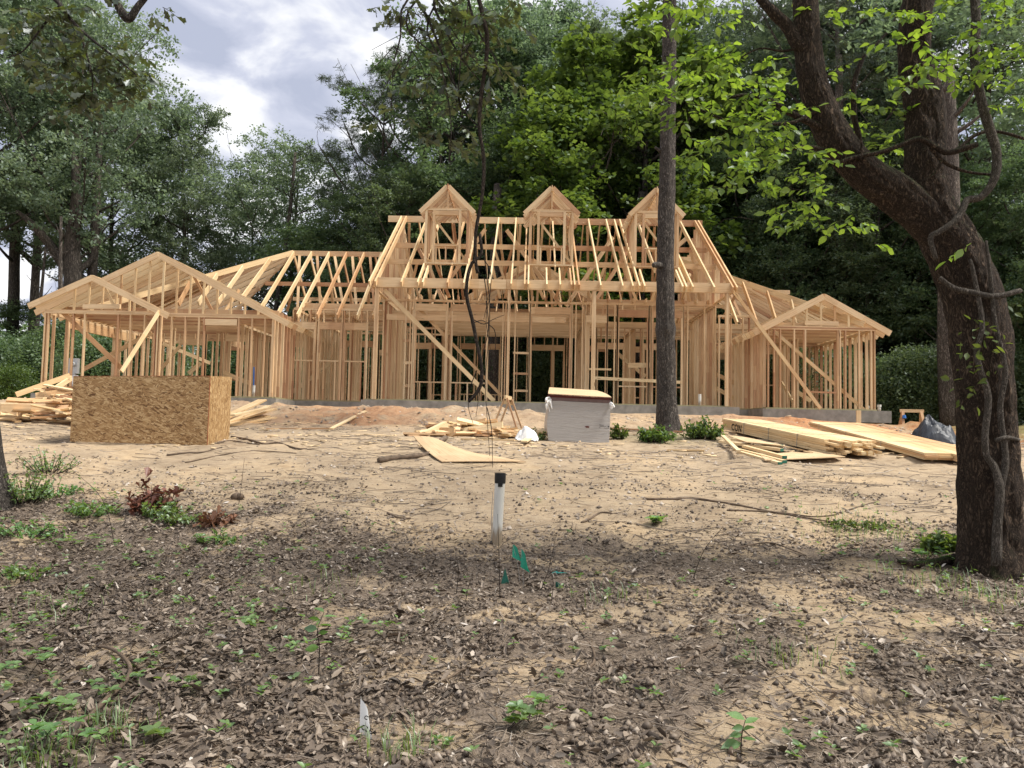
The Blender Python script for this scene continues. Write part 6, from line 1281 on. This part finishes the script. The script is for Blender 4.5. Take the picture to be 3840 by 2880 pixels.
D_ = np.stack([np.cos(a), np.sin(a), tilt[:, 0]], 1); LV = np.array([(0, 0, 0), (-.30, .35, .10), (-.20, .8, .12), (0, 1.05, .02), (.22, .75, .13), (.28, .3, .08), (0, .5, -.03)]); LFc = [(0, 6, 1), (1, 6, 2), (2, 6, 3), (3, 6, 4), (4, 6, 5), (5, 6, 0)]
T = np.clip(r.beta(1.4, 2.0, n_) * 1.02 + .3 * (fbm(x * 2, y * 2, 2) - .5), 0, 1)
V = leaves(np.stack([x, y, z + r.uniform(.002, .030, n_)], 1), D_, 1.0, 2, LV, 2.2, .8) - 0; dv = (V - V[:, :1]) * size[:, None, None]; dl = (D_ / np.linalg.norm(D_, axis=1)[:, None])[:, None]; al = (dv * dl).sum(2, keepdims=True); dv = al * dl * r.uniform(.8, 1.5, n_)[:, None, None] + (dv - al * dl) * r.uniform(.35, 1.15, n_)[:, None, None]; V = dv + V[:, :1]
o = link('leaf_litter', quads_mesh('leaf_litter', V, 7, T, LFc), LITTER); tag(o, 'brown dead leaf litter strewn over the shaded foreground', 'leaf litter', kind='stuff')
def twigs(n_, y0, y1, lmin, lmax, rmin, rmax, dens, seed, name, lab, xal, mat, pw=1.):
    global r
    r = np.random.RandomState(seed); x, y = scatter(n_, y0, y1, pw, dens); n_ = len(x); a = r.normal(size=n_) * xal + (r.rand(n_) < .5) * np.pi; L = lmin + (lmax - lmin) * r.rand(n_) ** 2.5; k_ = 4; V = np.zeros((n_, k_ * 3, 3)); rad_ = r.uniform(rmin, rmax, n_)
    bend = r.normal(size=n_) * .12
    for i in range(k_):
        f_ = i / (k_ - 1) - .5; px = x + np.cos(a) * L * f_ - np.sin(a) * bend * L * (1 - 4 * f_ * f_) + r.normal(size=n_) * .02 * L; py = y + np.sin(a) * L * f_ + np.cos(a) * bend * L * (1 - 4 * f_ * f_) + r.normal(size=n_) * .02 * L; pz = ground(px, py) + rad_ * .8 + .01 * r.rand(n_) * (L > .25)
        rr_ = rad_ * (1 - .5 * (i / (k_ - 1)))
        for q in range(3):
            th = q * 2.094; V[:, i * 3 + q] = np.stack([px - np.sin(a) * np.cos(th) * rr_, py + np.cos(a) * np.cos(th) * rr_, pz + np.sin(th) * rr_], 1)
    F = [(i * 3 + q, i * 3 + (q + 1) % 3, (i + 1) * 3 + (q + 1) % 3, (i + 1) * 3 + q) for i in range(k_ - 1) for q in range(3)]
    o = link(name, quads_mesh(name, V, 12, np.clip(r.beta(1.6, 1.8, n_), 0, 1), F), mat); tag(o, lab, 'twig litter', kind='stuff')
twigs(14000, 2.6, 9.5, .04, .5, .0012, .004, lambda x, y: .25 + .75 * humus(x, y), 200, 'twig_litter', 'small dead twigs mixed into the leaf litter', 2., LITTER)
twigs(24000, 2.6, 10, .05, .16, .0006, .0011, lambda x, y: .15 + .8 * humus(x, y), 205, 'pine_straw', 'dry pine needles lying over the litter', 2., mat_simple('dry_needles', (.30, .215, .14), .8, 3, .4))
twigs(7500, 7.0, 19, .04, .75, .0015, .006, lambda x, y: .15 + .85 * (fbm(x * .5, y * .9, 3) > .48), 201, 'straw_litter', 'thin sticks and roots raked across the open sand', .45, LITTER)
# clods of earth
r = np.random.RandomState(300); x, y = scatter(110000, 2.6, 12, .9, lambda x, y: .06 + .8 * humus(x, y) * (fbm(x * 1.7, y * 1.7, 2) > .40)); n_ = len(x); s = (.005 + .024 * r.rand(n_) ** 4)[:, None, None]
ov = np.array([(1, 0, 0), (-1, 0, 0), (0, 1, 0), (0, -1, 0), (0, 0, 1), (0, 0, -.6)], float)[None] * r.uniform(.5, 1.3, (n_, 6, 1)) * s; rot = r.rand(n_) * 6.28; cx_, sx_ = np.cos(rot)[:, None], np.sin(rot)[:, None]
V = np.stack([ov[..., 0] * cx_ - ov[..., 1] * sx_, ov[..., 0] * sx_ + ov[..., 1] * cx_, ov[..., 2]], -1) + np.stack([x, y, ground(x, y) + s[:, 0, 0] * .3], 1)[:, None]
o = link('earth_clods', quads_mesh('earth_clods', V, 6, r.beta(1.6, 2.4, n_), [(0, 2, 4), (2, 1, 4), (1, 3, 4), (3, 0, 4), (2, 0, 5), (1, 2, 5), (3, 1, 5), (0, 3, 5)]), LITTER); tag(o, 'dark crumbs of earth in the foreground', 'earth clods', kind='stuff')
# pale chips and splinters of wood around the work area, crumbs on the sand
r = np.random.RandomState(301); x, y = scatter(1500, 13.5, 22.3, 1., lambda x, y: .12 + .8 * (fbm(x * .6 + 3, y * .8, 3) > .54)); n_ = len(x); a = r.normal(size=n_) * .9; L = r.uniform(.02, .11, n_) * (1 + 1.5 * (r.rand(n_) < .12)); W = r.uniform(.008, .03, n_); z = ground(x, y)
ca, sa = np.cos(a), np.sin(a); V = np.stack([np.stack([x + ca * L * i - sa * W * j, y + sa * L * i + ca * W * j, z + .004 + .014 * k_ + .02 * r.rand(n_) * (i > 0)], 1) for k_ in (0, 1) for i, j in ((-1, -1), (1, -1), (1, 1), (-1, 1))], 1)
o = link('wood_chips', quads_mesh('wood_chips', V, 8, r.beta(1.2, 2.5, n_), [(4, 5, 6, 7), (0, 1, 5, 4), (1, 2, 6, 5), (2, 3, 7, 6), (3, 0, 4, 7)]), mat_simple('wood_chips', (.56, .42, .25), .8, 3, .25)); tag(o, 'pale wood chips and splinters trodden into the sand', 'wood chips', kind='stuff')
r = np.random.RandomState(302); x, y = scatter(30000, 8.5, 22.5, 1., lambda x, y: .08 + .9 * (fbm(x * .8 + 13, y * 1.1, 3) > .53)); n_ = len(x); s = (.005 + .035 * r.rand(n_) ** 5)[:, None, None] * np.where(y > 18, 1.5, 1.)[:, None, None]
ov = np.array([(1, 0, 0), (-1, 0, 0), (0, 1, 0), (0, -1, 0), (0, 0, .8), (0, 0, -.6)], float)[None] * r.uniform(.5, 1.3, (n_, 6, 1)) * s; V = ov + np.stack([x, y, ground(x, y) + s[:, 0, 0] * .2], 1)[:, None]
o = link('sand_clods', quads_mesh('sand_clods', V, 6, r.beta(3, 2, n_), [(0, 2, 4), (2, 1, 4), (1, 3, 4), (3, 0, 4)]), LITTER); tag(o, 'small lumps of dried soil on the open sand', 'soil lumps', kind='stuff')
# small seedlings as ground cover
r = np.random.RandomState(400); x, y = scatter(3200, 2.7, 12, 1., lambda x, y: np.clip(humus(x, y) * (.20 + .75 * sstep(-.6, -2.6, x) * (.4 + .6 * (fbm(x * 1.1, y * 1.1, 2) > .5))) + .02 + .35 * sstep(2.5, 4, x) * sstep(6.3, 7.2, y) * sstep(10.5, 9, y), 0, 1)); C = []; D_ = []
for a, b in zip(x, y):
    k_ = r.randint(3, 8); h = r.uniform(.02, .10); c = np.array([a, b, gz(a, b) + h]); a0 = r.rand() * 6.28
    for q in range(k_): C.append(c + (0, 0, r.uniform(-.4, .2) * h)); D_.append((math.cos(a0 + q * 6.28 / k_), math.sin(a0 + q * 6.28 / k_), r.uniform(-.1, .6)))
o = link('ground_cover', quads_mesh('ground_cover', leaves(np.array(C), np.array(D_), .042, 44, flat=1.5), len(LEAFV), r.rand(len(C)), LEAFF, True), LF_W); tag(o, 'small green seedlings sprouting through the litter', 'ground cover', kind='stuff')
# grass blades
r = np.random.RandomState(401); C = []
for gx_, gy_, n_, R in ((105, 1640, 120, .12), (240, 1590, 60, .1), (1850, 1135, 120, .4), (1920, 1160, 120, .35), (2030, 1260, 90, .25), (2150, 1300, 90, .25), (1690, 1420, 50, .15), (60, 1330, 70, .3), (1300, 1300, 30, .15), (700, 1280, 30, .2), (2205, 900, 260, .9), (860, 1630, 60, .1)):
    g = gD(gx_, gy_); C.append(np.stack([g[0] + r.normal(size=n_) * R, g[1] + r.normal(size=n_) * R, np.zeros(n_)], 1))
C = np.vstack(C); C[:, 2] = ground(C[:, 0], C[:, 1]); n_ = len(C); a = r.rand(n_) * 6.28; h = r.uniform(.05, .15, n_); b = r.uniform(.2, .9, n_) * h; wv = np.stack([-np.sin(a), np.cos(a), 0 * a], 1) * .003
mid = C + np.stack([np.cos(a) * b * .3, np.sin(a) * b * .3, h * .65], 1); tip_ = C + np.stack([np.cos(a) * b, np.sin(a) * b, h * .95], 1); V = np.stack([C - wv, C + wv, mid + wv * .8, tip_, mid - wv * .8], 1)
o = link('grass_blades', quads_mesh('grass_blades', V, 5, r.rand(n_), [(0, 1, 2, 4), (4, 2, 3)]), LF_W); tag(o, 'thin grass blades in small tufts', 'grass', kind='stuff')
